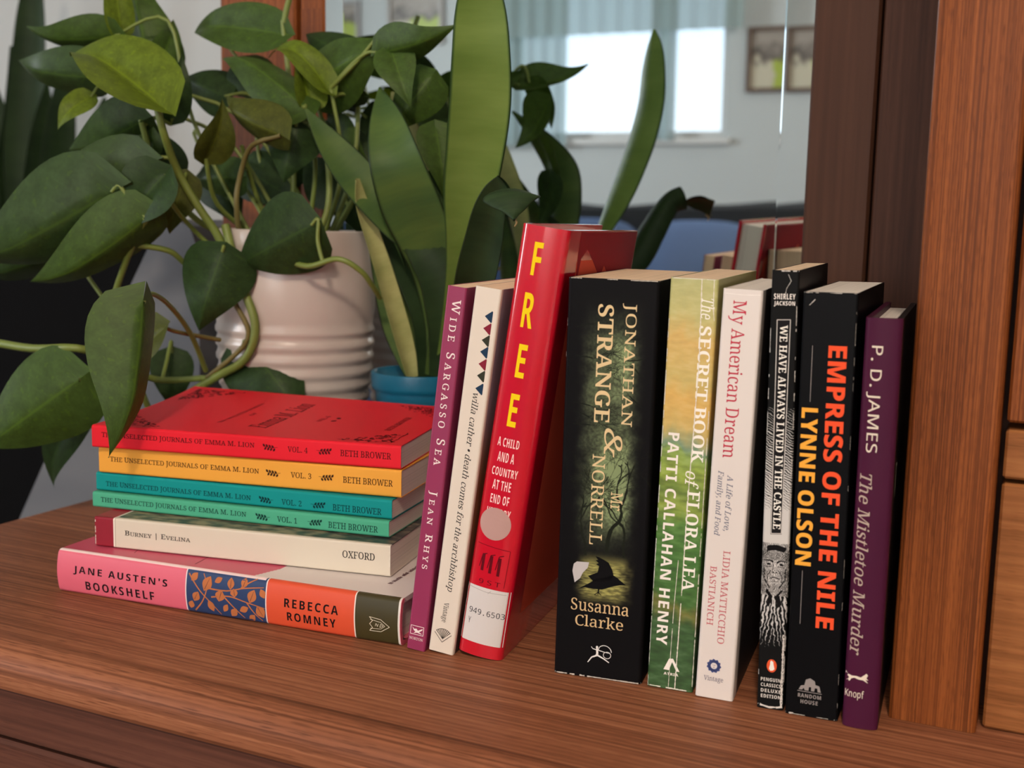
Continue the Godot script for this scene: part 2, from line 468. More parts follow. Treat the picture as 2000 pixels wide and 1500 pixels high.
func book(key: String, label: String, spine: Material, front: Material, back: Material, pages: Material, opt := {}) -> Dictionary:
	var q: Array = PLACE[key]
	var root := thing("book", label, "book", Vector3.ZERO, opt.get("group", ""))
	var w: float; var h: float; var d: float
	var yaw := deg_to_rad(q[2])
	var A := Vector3(cos(yaw), 0, -sin(yaw))
	var Z := Vector3(sin(yaw), 0, cos(yaw))
	if q.size() == 7:
		w = q[4]; h = q[5]; d = q[6]
		var l := deg_to_rad(q[3])
		var X := A * cos(l) + Vector3(0, -sin(l), 0)
		var Y := A * sin(l) + Vector3(0, cos(l), 0)
		root.transform = Transform3D(Basis(X, Y, Z), Vector3(q[0], (w * sin(l) if l > 0 else 0.0) + 0.0002, q[1]))
	else:
		w = q[4]; h = q[5]; d = opt.depth
		root.transform = Transform3D(Basis(Vector3.UP, -A, Z), Vector3(q[0], opt.get("y", q[3]) + 0.0002, q[1]) + A * h)
	var hard: bool = opt.get("hard", false)
	var t := 0.0028 if hard else 0.0005          # board or card
	var inset := 0.0030 if hard else 0.0002      # pages below the cover's edge
	var bulge: float = opt.get("bulge", 0.0)
	var r := minf(opt.get("round", 0.0012), w * 0.3)
	var bend := func(x: float) -> float:
		var k := 2.0 * clampf(x, 0, w) / w - 1.0
		var z := bulge * (1.0 - k * k)
		var e := minf(x, w - x)
		if e < r: z -= r - sqrt(maxf(0.0, r * r - (r - e) * (r - e)))
		return z
	# spine: the wrap from one hinge to the other
	var z0 := -maxf(0.003, r * 1.4)
	var xs := [0.0]
	for k in 5: xs.append(r * (1 - cos(PI / 2 * (k + 1) / 5.0)))
	var flat := 10 if bulge > 0 else 3
	for k in range(1, flat): xs.append(lerpf(r, w - r, float(k) / flat))
	for k in 5: xs.append(w - r * (1 - cos(PI / 2 * (5 - k) / 5.0)))
	xs.append(w)
	var table := []
	for x in xs: table.append(Vector2(x, bend.call(x)))
	var zf := func(x: float) -> float:   # the spine's surface as it is meshed
		for i in table.size() - 1:
			if x <= table[i + 1].x and table[i + 1].x > table[i].x: return lerpf(table[i].y, table[i + 1].y, clampf((x - table[i].x) / (table[i + 1].x - table[i].x), 0, 1))
		return table[-1].y
	var outer := [Vector2(0, z0)]
	outer.append_array(table)
	outer.append(Vector2(w, z0))
	var inner := []
	for p in outer: inner.append(Vector2(clampf(p.x, t, w - t), p.y - t if p.y > z0 else p.y))
	var s := MB.new()
	for side in [outer, inner]:
		var P := []
		var UV := []
		for y in [0.0, h]:
			var row := []
			var uv := []
			for p in side:
				row.append(Vector3(p.x, y, p.y))
				uv.append(Vector2((h - y) / h, 1.0 - p.x / w))
			P.append(row); UV.append(uv)
		s.grid(P, side == outer, UV)
	for i in outer.size() - 1:
		for y in [0.0, h]:
			var a := Vector3(outer[i].x, y, outer[i].y)
			var b := Vector3(outer[i + 1].x, y, outer[i + 1].y)
			var c := Vector3(inner[i + 1].x, y, inner[i + 1].y)
			var e := Vector3(inner[i].x, y, inner[i].y)
			var ua := Vector2((h - y) / h, 1.0 - outer[i].x / w)
			if y > 0: s.quad(a, e, c, b, ua, ua, ua, ua)
			else: s.quad(a, b, c, e, ua, ua, ua, ua)
	obj("spine", s, spine, root)
	# covers, from the hinge to the fore edge; the front one may spring open a little at its far edge
	var spring: float = opt.get("spring", 0.0)
	for side in 2:
		var c := MB.new()
		var x0 := w - t if side else 0.0
		var dx := func(a: float, b: float) -> float:   # a along the depth, b down from the head
			return spring * pow(a, 2.2) * (0.35 + 0.65 * (1.0 - b)) if side else 0.0
		for face in 2:
			var P := []
			var UV := []
			for i in 9:
				var row := []
				var uv := []
				for j in 7:
					var a := i / 8.0
					var b := j / 6.0
					row.append(Vector3(x0 + face * t + dx.call(a, b), h * (1 - b), lerpf(z0, -d, a)))
					uv.append(Vector2(a, b))
				P.append(row); UV.append(uv)
			c.grid(P, face == 0, UV)
		for i in 8:
			for b in [0.0, 1.0]:
				var p := func(a: float, f: int): return Vector3(x0 + f * t + dx.call(a, b), h * (1 - b), lerpf(z0, -d, a))
				var o := [p.call(i / 8.0, 0), p.call(i / 8.0, 1), p.call((i + 1) / 8.0, 1), p.call((i + 1) / 8.0, 0)]
				if b == 1.0: o.reverse()
				c.quad(o[0], o[1], o[2], o[3], Vector2(i / 8.0, b), Vector2(i / 8.0, b), Vector2(i / 8.0, b), Vector2(i / 8.0, b))
		for j in 6:
			var p := func(b: float, f: int): return Vector3(x0 + f * t + dx.call(1.0, b), h * (1 - b), -d)
			c.quad(p.call(j / 6.0, 0), p.call(j / 6.0, 1), p.call((j + 1) / 6.0, 1), p.call((j + 1) / 6.0, 0), Vector2(1, j / 6.0), Vector2(1, j / 6.0), Vector2(1, j / 6.0), Vector2(1, j / 6.0))
		obj("front_cover" if side else "back_cover", c, front if side else back, root)
	# pages
	var pg := MB.new()
	var lo := Vector3(t, inset, -d + (inset if hard else 0.0006))
	var hi := Vector3(w - t, h - inset, -t - (0.001 if hard else 0.0002))
	var prof := PackedVector2Array()
	prof.append(Vector2(lo.x, lo.z)); prof.append(Vector2(hi.x, lo.z))
	for x in [w - t, w * 0.85, w * 0.7, w * 0.5, w * 0.3, w * 0.15, t]: prof.append(Vector2(x, minf(hi.z, zf.call(x) + hi.z)))
	var m := MB.new()
	var k := prof.size()
	for i in k:
		var a := prof[i]
		var b := prof[(i + 1) % k]
		m.quad(Vector3(b.x, lo.y, b.y), Vector3(a.x, lo.y, a.y), Vector3(a.x, hi.y, a.y), Vector3(b.x, hi.y, b.y), Vector2(b.x / w, 0), Vector2(a.x / w, 0), Vector2(a.x / w, 1), Vector2(b.x / w, 1))
	var tr := Geometry2D.triangulate_polygon(prof)
	for y in [lo.y, hi.y]:
		for i in range(0, tr.size(), 3):
			var P := []
			for j in 3: P.append(prof[tr[i + j]])
			var v := []
			for p in P: v.append(Vector3(p.x, y, p.y))
			var up := Vector3.UP if y == hi.y else Vector3.DOWN
			if (v[1] - v[0]).cross(v[2] - v[0]).dot(up) < 0: v.reverse(); P.reverse()
			m.tri(v[0], v[1], v[2], Vector2(P[0].x / w, P[0].y), Vector2(P[1].x / w, P[1].y), Vector2(P[2].x / w, P[2].y))
	obj("page_block", m, pages, root)
	var B := {"root": root, "w": w, "h": h, "d": d, "zf": zf, "cut": 2.5 if bulge > 0 else 0.0}
	shelf[key] = B
	# lettering on the spine
	var parts := {}
	for row in WORDS:
		if row[0] != key: continue
		var id := "%s|%s" % [row[8], row[9]]
		if not parts.has(id): parts[id] = spine_ink(B, 0.00010 if row[8] != "call_number_lettering" else 0.00016)
		var I: Ink = parts[id]
		var tt := text_tris(row[1], row[7])
		for i in range(0, tt.size(), 3):
			var p := []
			for j in 3:
				var g := tt[i + j]
				p.append(Vector2(lerpf(row[3], row[4], g.x), lerpf(row[5], row[6], g.y)) if row[2] == "L" else Vector2(lerpf(row[5], row[6], g.y), lerpf(row[3], row[4], g.x)))
			I.t3(p[0], p[1], p[2])
	for id in parts:
		obj(id.get_slice("|", 0), parts[id].mb, ink(id.get_slice("|", 1)), root)
	return B

func spine_ink(B: Dictionary, eps := 0.00006) -> Ink:
	var f := func(u: float, v: float) -> Vector3: return Vector3(v * 0.001, B.h - u * 0.001, B.zf.call(v * 0.001) + eps)
	return Ink.new(f, Vector3(0, 0, 1), B.cut)

func cover_ink(B: Dictionary, eps := 0.00006) -> Ink:   # on the front cover: u from the spine, v up from the tail
	var f := func(u: float, v: float) -> Vector3: return Vector3(B.w + eps, v * 0.001, -u * 0.001)
	return Ink.new(f, Vector3(1, 0, 0))

# pale, ragged wear along a run of points
func wear(I: Ink, pts: Array, w: float, gap := 0.25) -> void:
	var off := rng.randf() < gap
	for i in pts.size() - 1:
		var n := maxi(2, int(pts[i].distance_to(pts[i + 1]) / 1.3))
		for k in n:
			if rng.randf() < 0.45: off = rng.randf() < gap
			if off: continue
			var a: Vector2 = pts[i].lerp(pts[i + 1], float(k) / n)
			var b: Vector2 = pts[i].lerp(pts[i + 1], (k + 1.0) / n)
			I.line([a + Vector2(rng.randf_range(-.12, .12), rng.randf_range(-.12, .12)) * w, b], w * rng.randf_range(0.4, 1.2), w * rng.randf_range(0.4, 1.2))

# ---------------------------------------------------------------- plants
# A leaf: from its base to its tip, w wide; face is the way its upper side looks, roll turns it about its own length; fold lifts the halves, bow bends it along.
func leaf_shape(base: Vector3, tip: Vector3, w: float, roll: float, fold: float, bow: float, heart := 1.0) -> MB:
	var mb := MB.new()
	var ax := tip - base
	var L := ax.length()
	var e := ax / L
	var to := (EYE - (base + tip) / 2).normalized()
	var n := (to - e * to.dot(e)).normalized().rotated(e, deg_to_rad(roll))
	var sd := n.cross(e)
	var P := []
	var UV := []
	var ph := rng.randf() * 6.0
	for i in 17:
		var s := i / 16.0
		var row := []
		var uv := []
		var k := 1.12 * pow(sin(PI * pow(s, 0.56)), 0.80) * pow(1.0 - s, 0.22) if heart > 0.5 else pow(sin(PI * pow(s, 0.8)), 0.7)
		for j in 11:
			var t := j / 5.0 - 1.0
			var half := w * 0.5 * k * t
			var back := 0.13 * L * heart * absf(t) * pow(1 - s, 5.0) * (0.4 + 0.6 * absf(t))
			var up := fold * absf(half) - 0.25 * half * half / maxf(w * 0.5, 0.001) + bow * L * 4.0 * s * (1 - s) + 0.02 * w * sin(s * 9.0 + ph + t * 1.3) * absf(t)
			up -= pow(maxf(0.0, s - 0.6), 1.5) * L * 0.5
			row.append(base + e * (s * L - back) + sd * half + n * up)
			uv.append(Vector2(s, (t + 1) / 2))
		P.append(row); UV.append(uv)
	mb.grid(P, true, UV)
	return mb

func curve(pts: Array, n := 5) -> Array:
	var out := []
	for i in pts.size() - 1:
		var a = pts[maxi(i - 1, 0)]
		var b = pts[i]
		var c = pts[i + 1]
		var d = pts[mini(i + 2, pts.size() - 1)]
		for k in n:
			var t := float(k) / n
			out.append(0.5 * ((2.0 * b) + (c - a) * t + (2.0 * a - 5.0 * b + 4.0 * c - d) * t * t + (3.0 * b - a - 3.0 * c + d) * t * t * t))
	out.append(pts[-1])
	return out

# A strap leaf with body: rows [x, y, half width] in picture units of the frame's scale at its depth, from the base to the tip; z runs from z0 to z1
func strap_shape(rows: Array, z0: float, z1: float, roll: float, cup: float, curl := 0.0) -> MB:
	var c := []
	var w := []
	for i in rows.size():
		var p := at(rows[i][0], rows[i][1], rows[i][3] if rows[i].size() > 3 else lerpf(z0, z1, float(i) / (rows.size() - 1)))
		c.append(p)
		w.append(rows[i][2] / per_m(p))
	var C := curve(c, 6)
	var Wd := curve(w, 6)
	var mb := MB.new()
	var P := []
	var UV := []
	for i in C.size():
		var e: Vector3 = (C[mini(i + 1, C.size() - 1)] - C[maxi(i - 1, 0)]).normalized()
		var to: Vector3 = (EYE - C[i]).normalized()
		var n := (to - e * to.dot(e)).normalized().rotated(e, deg_to_rad(roll + curl * float(i) / C.size()))
		var sd := n.cross(e)
		var row := []
		var uv := []
		var hw := maxf(Wd[i], 0.0003)
		for j in 19:   # once round: nine points over the face, nine back behind it
			var a := TAU * j / 18.0
			var t := -cos(a)
			var th := (0.0011 if sin(a) > 0 else -0.0011) * absf(sin(a))
			row.append(C[i] + sd * hw * t + n * (th - cup * hw * (1.0 - t * t) + cup * hw * 0.5))
			uv.append(Vector2(float(i) / (C.size() - 1), (t + 1) / 2))
		P.append(row); UV.append(uv)
	mb.grid(P, false, UV)
	return mb

func px_path(pts: Array) -> Array:
	var out := []
	for p in pts: out.append(at(p[0], p[1], p[2]))
	return curve(out, 6)

func leaf_mat(key: String, c: Color, tex: Texture2D, shine := 0.42, glow := 0.35) -> StandardMaterial3D:
	var m := mat(key, c, shine, 0.3)
	m.albedo_texture = tex
	m.backlight_enabled = true
	m.backlight = Color(glow, glow, glow * 0.5)
	return m

func leaf_texture() -> ImageTexture:
	var w := 256
	var h := 128
	var im := Image.create(w, h, false, Image.FORMAT_RGB8)
	var n := noise(41, 0.03, 3)
	var n2 := noise(42, 0.15, 2)
	for y in h:
		var t := absf(y / (h - 1.0) * 2.0 - 1.0)
		for x in w:
			var s := x / (w - 1.0)
			var v := 0.80 + 0.10 * n.get_noise_2d(x, y) + 0.05 * n2.get_noise_2d(x, y)
			var vein := absf(fposmod(s * 9.0 - t * 1.9, 1.0) - 0.5)
			v += 0.05 * smoothstep(0.42, 0.5, vein) * (1 - t)
			var rib := smoothstep(0.05, 0.015, t)
			var c := Color(v, v, v).lerp(Color(1.0, 1.0, 0.82), rib * 0.75)
			if n2.get_noise_2d(x * 0.35 + 300, y * 0.5) > 0.52: c = c.lerp(Color(1, 1, 0.7), 0.5)
			im.set_pixel(x, y, c)
	return ImageTexture.create_from_image(im)

func strap_texture(edge: Color, body: Color, band: Color, sd: int) -> ImageTexture:
	var w := 512
	var h := 64
	var im := Image.create(w, h, false, Image.FORMAT_RGB8)
	var n := noise(sd, 0.008, 3)
	for y in h:
		var t := absf(y / (h - 1.0) * 2.0 - 1.0)
		for x in w:
			var b := n.get_noise_2d(x * 1.6, y * 0.7) + 0.25 * n.get_noise_2d(x * 12.0, y * 2.0 + 90)
			var c := body.lerp(band, clampf(b * 0.8 + 0.35, 0, 1))
			c = c.lerp(edge, smoothstep(0.90, 0.99, t))
			im.set_pixel(x, y, c)
	return ImageTexture.create_from_image(im)

# ----------------------------------------------------------------
func _ready() -> void:
	rng.seed = 7
	# camera
	var cam := Camera3D.new()
	cam.name = "camera"
	add_child(cam)
	cam.transform = Transform3D(Basis(RT, UP_, -FW).orthonormalized(), EYE)
	var fov := 2.0 * atan(750.0 / FPX)
	var lens := CameraAttributesPhysical.new()
	lens.frustum_focal_length = 12.0 / tan(fov / 2.0)
	lens.exposure_aperture = lens.frustum_focal_length / (0.0044 * 1000.0)
	lens.frustum_focus_distance = 0.64
	lens.frustum_near = 0.02
	lens.frustum_far = 60.0
	cam.attributes = lens
	cam.current = true
	# sky and exposure
	var we := WorldEnvironment.new()
	we.name = "world"
	var env := Environment.new()
	env.background_mode = Environment.BG_SKY
	var sky := Sky.new()
	var sm := ProceduralSkyMaterial.new()
	sm.sky_top_color = Color(0.62, 0.74, 0.90)
	sm.sky_horizon_color = Color(0.90, 0.94, 0.97)
	sm.ground_horizon_color = Color(0.80, 0.82, 0.80)
	sm.ground_bottom_color = Color(0.5, 0.5, 0.45)
	sm.energy_multiplier = 2.4
	sky.sky_material = sm
	env.sky = sky
	env.tonemap_mode = Environment.TONE_MAPPER_LINEAR
	env.tonemap_exposure = 1.0
	env.sdfgi_enabled = true
	env.ssao_enabled = true
	env.ssil_enabled = true
	we.environment = env
	add_child(we)
	# daylight through the wide window behind the viewer and the one on the left; a lamp under the ceiling
	daylight(Vector3(0.0, 0.85, 4.52), Vector2(2.0, 1.25), Vector3.ZERO, 6.5, Color(1.0, 0.965, 0.93))
	daylight(Vector3(-4.66, 0.9, 2.2), Vector2(1.3, 1.2), Vector3(0, -PI / 2, 0), 9.0, Color(0.96, 0.98, 1.0))
	ceiling_lamp()
	room()
	desk()
	hutch()
	books()
	pothos()
	snake_plant()
	beside_the_desk()
	across_the_room()

func daylight(p: Vector3, size: Vector2, turn: Vector3, e: float, c: Color) -> void:
	var l := AreaLight3D.new()
	l.name = "window_light"
	l.position = p
	l.rotation = turn
	l.area_size = size
	l.light_energy = e
	l.light_color = c
	l.area_range = 20.0
	l.area_attenuation = 2.0
	l.shadow_enabled = true
	add_child(l, true)

func ceiling_lamp() -> void:
	var root := thing("ceiling_lamp", "round white ceiling lamp in the middle of the room, outside the photo", "lamp", Vector3(0.35, 1.75, 1.25))
	var mb := MB.new()
	mb.lathe([Vector2(0.0, -0.035), Vector2(0.07, -0.035), Vector2(0.075, -0.03), Vector2(0.075, 0.0), Vector2(0.0, 0.0)], 32)
	obj("base", mb, mat("lamp metal", Color(0.8, 0.8, 0.78), 0.4), root)
	mb = MB.new()
	var prof := []
	for k in 13: prof.append(Vector2(0.12 * sin(PI * k / 12.0), -0.15 - 0.115 * cos(PI * k / 12.0)))
	mb.lathe(prof, 32)
	var glow := mat("lamp globe", Color(0.95, 0.93, 0.9), 0.5)
	glow.emission_enabled = true
	glow.emission = Color(1.0, 0.9, 0.78)
	glow.emission_energy_multiplier = 1.5
	obj("lamp_globe", mb, glow, root)
	var l := OmniLight3D.new()
	l.name = "lamp_light"
	l.light_color = Color(1.0, 0.91, 0.82)
	l.light_energy = 2.4
	l.light_size = 0.1
	l.omni_range = 12.0
	l.omni_attenuation = 2.0
	l.shadow_enabled = true
	l.position = Vector3(0, -0.15, 0)
	root.add_child(l)

# ---------------------------------------------------------------- the room
# a wall across x (axis 0) or z (axis 2) with openings [a0, y0, a1, y1]
func wall(called: String, axis: int, lo: Vector3, hi: Vector3, holes: Array, m: Material) -> void:
	var mb := MB.new()
	var long := 2 if axis == 0 else 0
	var edge := lo[long]
	for o in holes + [[hi[long], 0, hi[long], 0]]:
		var a := lo
		var b := hi
		a[long] = edge; b[long] = o[0]
		mb.box(a, b)
		if o[2] > o[0]:
			a[long] = o[0]; b[long] = o[2]
			b.y = o[1]
			mb.box(a, b)
			b.y = hi.y; a.y = o[3]
			mb.box(a, b)
		edge = o[2]
	struct(called, mb, m)

func room() -> void:
	var white := mat("wall paint", Color(0.77, 0.79, 0.79), 0.85, 0.3)
	var X0 := -4.7; var X1 := 2.0; var Z1 := 4.6; var Z0 := -1.5; var top := 1.75
	wall("wall_north", 2, Vector3(X0 - 0.1, FLOOR, Z0 - 0.1), Vector3(X1 + 0.1, top, Z0), [], white)
	wall("wall_south", 2, Vector3(X0 - 0.1, FLOOR, Z1), Vector3(X1 + 0.1, top, Z1 + 0.16), [[-3.02, 0.5, -1.72, 1.52], [-1.0, 0.2, 1.0, 1.5]], white)
	wall("wall_west", 0, Vector3(X0 - 0.1, FLOOR, Z0), Vector3(X0, top, Z1), [[1.55, 0.3, 2.85, 1.5]], white)
	wall("wall_east", 0, Vector3(X1, FLOOR, Z0), Vector3(X1 + 0.16, top, Z1), [], white)
	var mb := MB.new()
	mb.box(Vector3(X0 - 0.1, top, Z0 - 0.1), Vector3(X1 + 0.16, top + 0.1, Z1 + 0.16))
	struct("ceiling", mb, mat("ceiling paint", Color(0.86, 0.85, 0.84), 0.9, 0.2))
	mb = MB.new()
	mb.box(Vector3(X0 - 0.1, FLOOR - 0.1, Z0 - 0.1), Vector3(X1 + 0.16, FLOOR, Z1 + 0.16))
	struct("floor", mb, wood_mat("floor boards", wood_image(90, 256, 256, Color(0.24, 0.15, 0.09), Color(0.42, 0.28, 0.18), Color(0.52, 0.36, 0.24), 0.05, 0.5), Vector3(0.4, 1, 1), Vector3.ZERO, 0.5, 0.0))
	window_in("window_1", -3.02, 0.5, -1.72, 1.52, Z1, [-2.10])
	window_in("window_2", -1.0, 0.2, 1.0, 1.5, Z1, [-0.33, 0.33])
	# the garden
	mb = MB.new()
	mb.box(Vector3(-14, FLOOR - 0.4, 4.9), Vector3(12, FLOOR - 0.3, 26))
	struct("ground", mb, mat("lawn", Color(0.33, 0.45, 0.18), 0.9))
	var n := noise(12, 0.6, 4)
	var P := []
	for i in 40:
		var row := []
		for j in 25:
			var a := TAU * j / 24.0
			var p := Vector3(lerpf(-10, 6, i / 39.0), -0.9 + 1.1 * sin(a), 11.0 + 0.9 * cos(a))
			var b := n.get_noise_3d(p.x, p.y * 2, p.z) * 0.5
			row.append(p + Vector3(0, sin(a), cos(a)) * b)
		P.append(row)
	mb = MB.new()
	mb.grid(P)
	tag(obj("hedge", mb, mat("hedge leaves", Color(0.42, 0.56, 0.20), 0.8)), "green garden hedge outside the window, seen in the mirror", "hedge")
	# sheer curtains
	var sheer := mat("sheer teal cloth", Color(0.62, 0.68, 0.675, 0.86), 0.8, 0.2)
	sheer.transparency = BaseMaterial3D.TRANSPARENCY_ALPHA
	sheer.backlight_enabled = true
	sheer.backlight = Color(0.58, 0.63, 0.62)
	for c in [[-3.12, -2.62, 0.46, 1.56, "teal sheer curtain hanging at the left of the mirrored window"], [-2.13, -1.99, 0.49, 1.56, "narrow teal sheer curtain between the two bright panes in the mirror"]]:
		P = []
		for i in 60:
			var row := []
			var x := lerpf(c[0], c[1], i / 59.0)
			for j in 8: row.append(Vector3(x, lerpf(c[2], c[3], j / 7.0), 4.54 + 0.016 * sin(x * 75.0) * (1.0 - 0.3 * j / 7.0)))
			P.append(row)
		mb = MB.new()
		mb.grid(P)
		tag(obj("curtain", mb, sheer), c[4], "curtain", "sheer curtains")
	P = []
	for i in 90:
		var row := []
		var x := lerpf(-3.14, -1.62, i / 89.0)
		for j in 5: row.append(Vector3(x, lerpf(1.06, 1.60, j / 4.0), 4.50 + 0.012 * sin(x * 60.0)))
		P.append(row)
	mb = MB.new()
	mb.grid(P)
	tag(obj("curtain", mb, sheer), "teal sheer valance across the top of the mirrored window", "curtain", "sheer curtains")

func window_in(called: String, x0: float, y0: float, x1: float, y1: float, z: float, posts: Array) -> void:
	var root := Node3D.new()
	root.name = called
	add_child(root)
	root.set_meta("kind", "structure")
	var fr := mat("window paint", Color(0.85, 0.85, 0.84), 0.5)
	var gl := mat("pane glass", Color(1, 1, 1, 0.06), 0.0)
	gl.transparency = BaseMaterial3D.TRANSPARENCY_ALPHA
	var mb := MB.new()
	var t := 0.04
	mb.box(Vector3(x0, y0, z + 0.05), Vector3(x0 + t, y1, z + 0.12))
	mb.box(Vector3(x1 - t, y0, z + 0.05), Vector3(x1, y1, z + 0.12))
	mb.box(Vector3(x0 + t, y0, z + 0.05), Vector3(x1 - t, y0 + t, z + 0.12))
	mb.box(Vector3(x0 + t, y1 - t, z + 0.05), Vector3(x1 - t, y1, z + 0.12))
	obj("window_frame", mb, fr, root)
	var e := x0 + t
	for p in posts + [x1 - t]:
		if p < x1 - t:
			mb = MB.new()
			mb.box(Vector3(p - t / 2, y0 + t, z + 0.05), Vector3(p + t / 2, y1 - t, z + 0.12))
			obj("mullion", mb, fr, root)
		mb = MB.new()
		mb.box(Vector3(e, y0 + t, z + 0.08), Vector3(p - (t / 2 if p < x1 - t else 0.0), y1 - t, z + 0.084))
		obj("pane", mb, gl, root)
		e = p + t / 2
	mb = MB.new()
	mb.box(Vector3(x0 - 0.03, y0 - 0.03, z - 0.04), Vector3(x1 + 0.03, y0, z + 0.05))
	obj("window_sill", mb, fr, root)

# ---------------------------------------------------------------- desk and hutch
var oak_top: StandardMaterial3D
var oak_post: StandardMaterial3D
var oak_dark: StandardMaterial3D
var oak_panel: StandardMaterial3D
var oak_apron: StandardMaterial3D
var oak_frame: StandardMaterial3D

func desk() -> void:
	oak_top = wood_mat("oak desk top", wood_image(3, 1024, 2048, Color("#4f2d1c"), Color("#87543a"), Color("#aa7353"), 0.016, 1.6, 0.10), Vector3(1.25, 1.667, 1.667), Vector3(0.95, 0.55, 0.75), 0.5, 0.03)
	oak_apron = wood_mat("oak apron", wood_image(8, 512, 1024, Color("#3b221a"), Color("#5a372b"), Color("#714939"), 0.02, 1.0), Vector3(1.25, 3.0, 3.0), Vector3(0.95, 0.6, 0.7), 0.55, 0.02)
	var v := turned(wood_image(17, 512, 1024, Color("#43200d"), Color("#7c431e"), Color("#9a592b"), 0.02, 2.0, 0.085))
	oak_post = wood_mat("oak post", v, Vector3(9.0, 2.2, 9.0), Vector3(0.30, 0.1, 0.2), 0.45, 0.025)
	oak_dark = wood_mat("oak plank", turned(wood_image(23, 256, 512, Color("#2e1a12"), Color("#472a1d"), Color("#553526"), 0.03, 0.8)), Vector3(6.0, 2.0, 6.0), Vector3(0.3, 0.1, 0.2), 0.5, 0.015)
	oak_frame = wood_mat("oak mirror frame", turned(wood_image(29, 256, 512, Color("#3a2318"), Color("#472c1f"), Color("#523526"), 0.02, 0.3)), Vector3(5.0, 1.5, 5.0), Vector3(0.1, 0.1, 0.2), 0.5, 0.01)
	oak_panel = wood_mat("oak panel", wood_image(31, 512, 512, Color("#6b401f"), Color("#8f5a32"), Color("#a06a3e"), 0.03, 1.2), Vector3(2.0, 6.0, 6.0), Vector3(0.2, 0.4, 0.3), 0.5, 0.02)
	var root := thing("desk", "old brown oak desk with a rounded front edge, carrying all the books", "desk")
	var x0 := -0.705; var x1 := 0.75; var zf := -0.4312; var zb := -0.905
	var prof := PackedVector2Array([Vector2(zb, -0.025), Vector2(zf - 0.004, -0.025), Vector2(zf - 0.001, -0.0238), Vector2(zf, -0.021)])
	for k in 9:
		var a := PI / 2 * k / 8.0
		prof.append(Vector2(zf - 0.017 + 0.017 * cos(a), -0.0145 + 0.0145 * sin(a)))
	prof.append(Vector2(zb, 0))
	var mp := func(p: Vector2, t: float) -> Vector3: return Vector3(t, p.y, p.x)
	var mb := MB.new()
	mb.extrude(prof, x0, x1, mp)
	obj("desk_top", mb, oak_top, root)
	mb = MB.new()
	mb.bevel_box(Vector3(x0 + 0.02, -0.0525, zf - 0.4), Vector3(x1 - 0.02, -0.025, zf - 0.0035), 0.001)
	obj("apron", mb, oak_apron, root)
	var dx := x0 + 0.025
	while dx < x1 - 0.1:
		var d := MB.new()
		d.bevel_box(Vector3(dx, -0.17, zf - 0.35), Vector3(dx + 0.47, -0.0565, zf - 0.006), 0.002)
		var dr := obj("drawer", d, oak_apron, root)
		var kb := MB.new()
		kb.lathe([Vector2(0.0, 0.0), Vector2(0.007, 0.0), Vector2(0.006, 0.012), Vector2(0.013, 0.018), Vector2(0.013, 0.024), Vector2(0.008, 0.029), Vector2(0.0, 0.03)], 20)
		var kn := obj("knob", kb, oak_apron, dr)
		kn.position = Vector3(dx + 0.235, -0.11, zf - 0.006)
		kn.rotation.x = PI / 2
		dx += 0.474
	mb = MB.new()
	mb.box(Vector3(x0 + 0.045, -0.2, zb + 0.02), Vector3(x1 - 0.045, -0.0525, zb + 0.035))
	obj("back_panel", mb, oak_apron, root)
	for s in [[x0 + 0.02, x0 + 0.045], [x1 - 0.045, x1 - 0.02]]:
		mb = MB.new()
		mb.bevel_box(Vector3(s[0], FLOOR, zb + 0.02), Vector3(s[1], -0.0525, zf - 0.02), 0.002)
		obj("side_panel", mb, oak_apron, root)

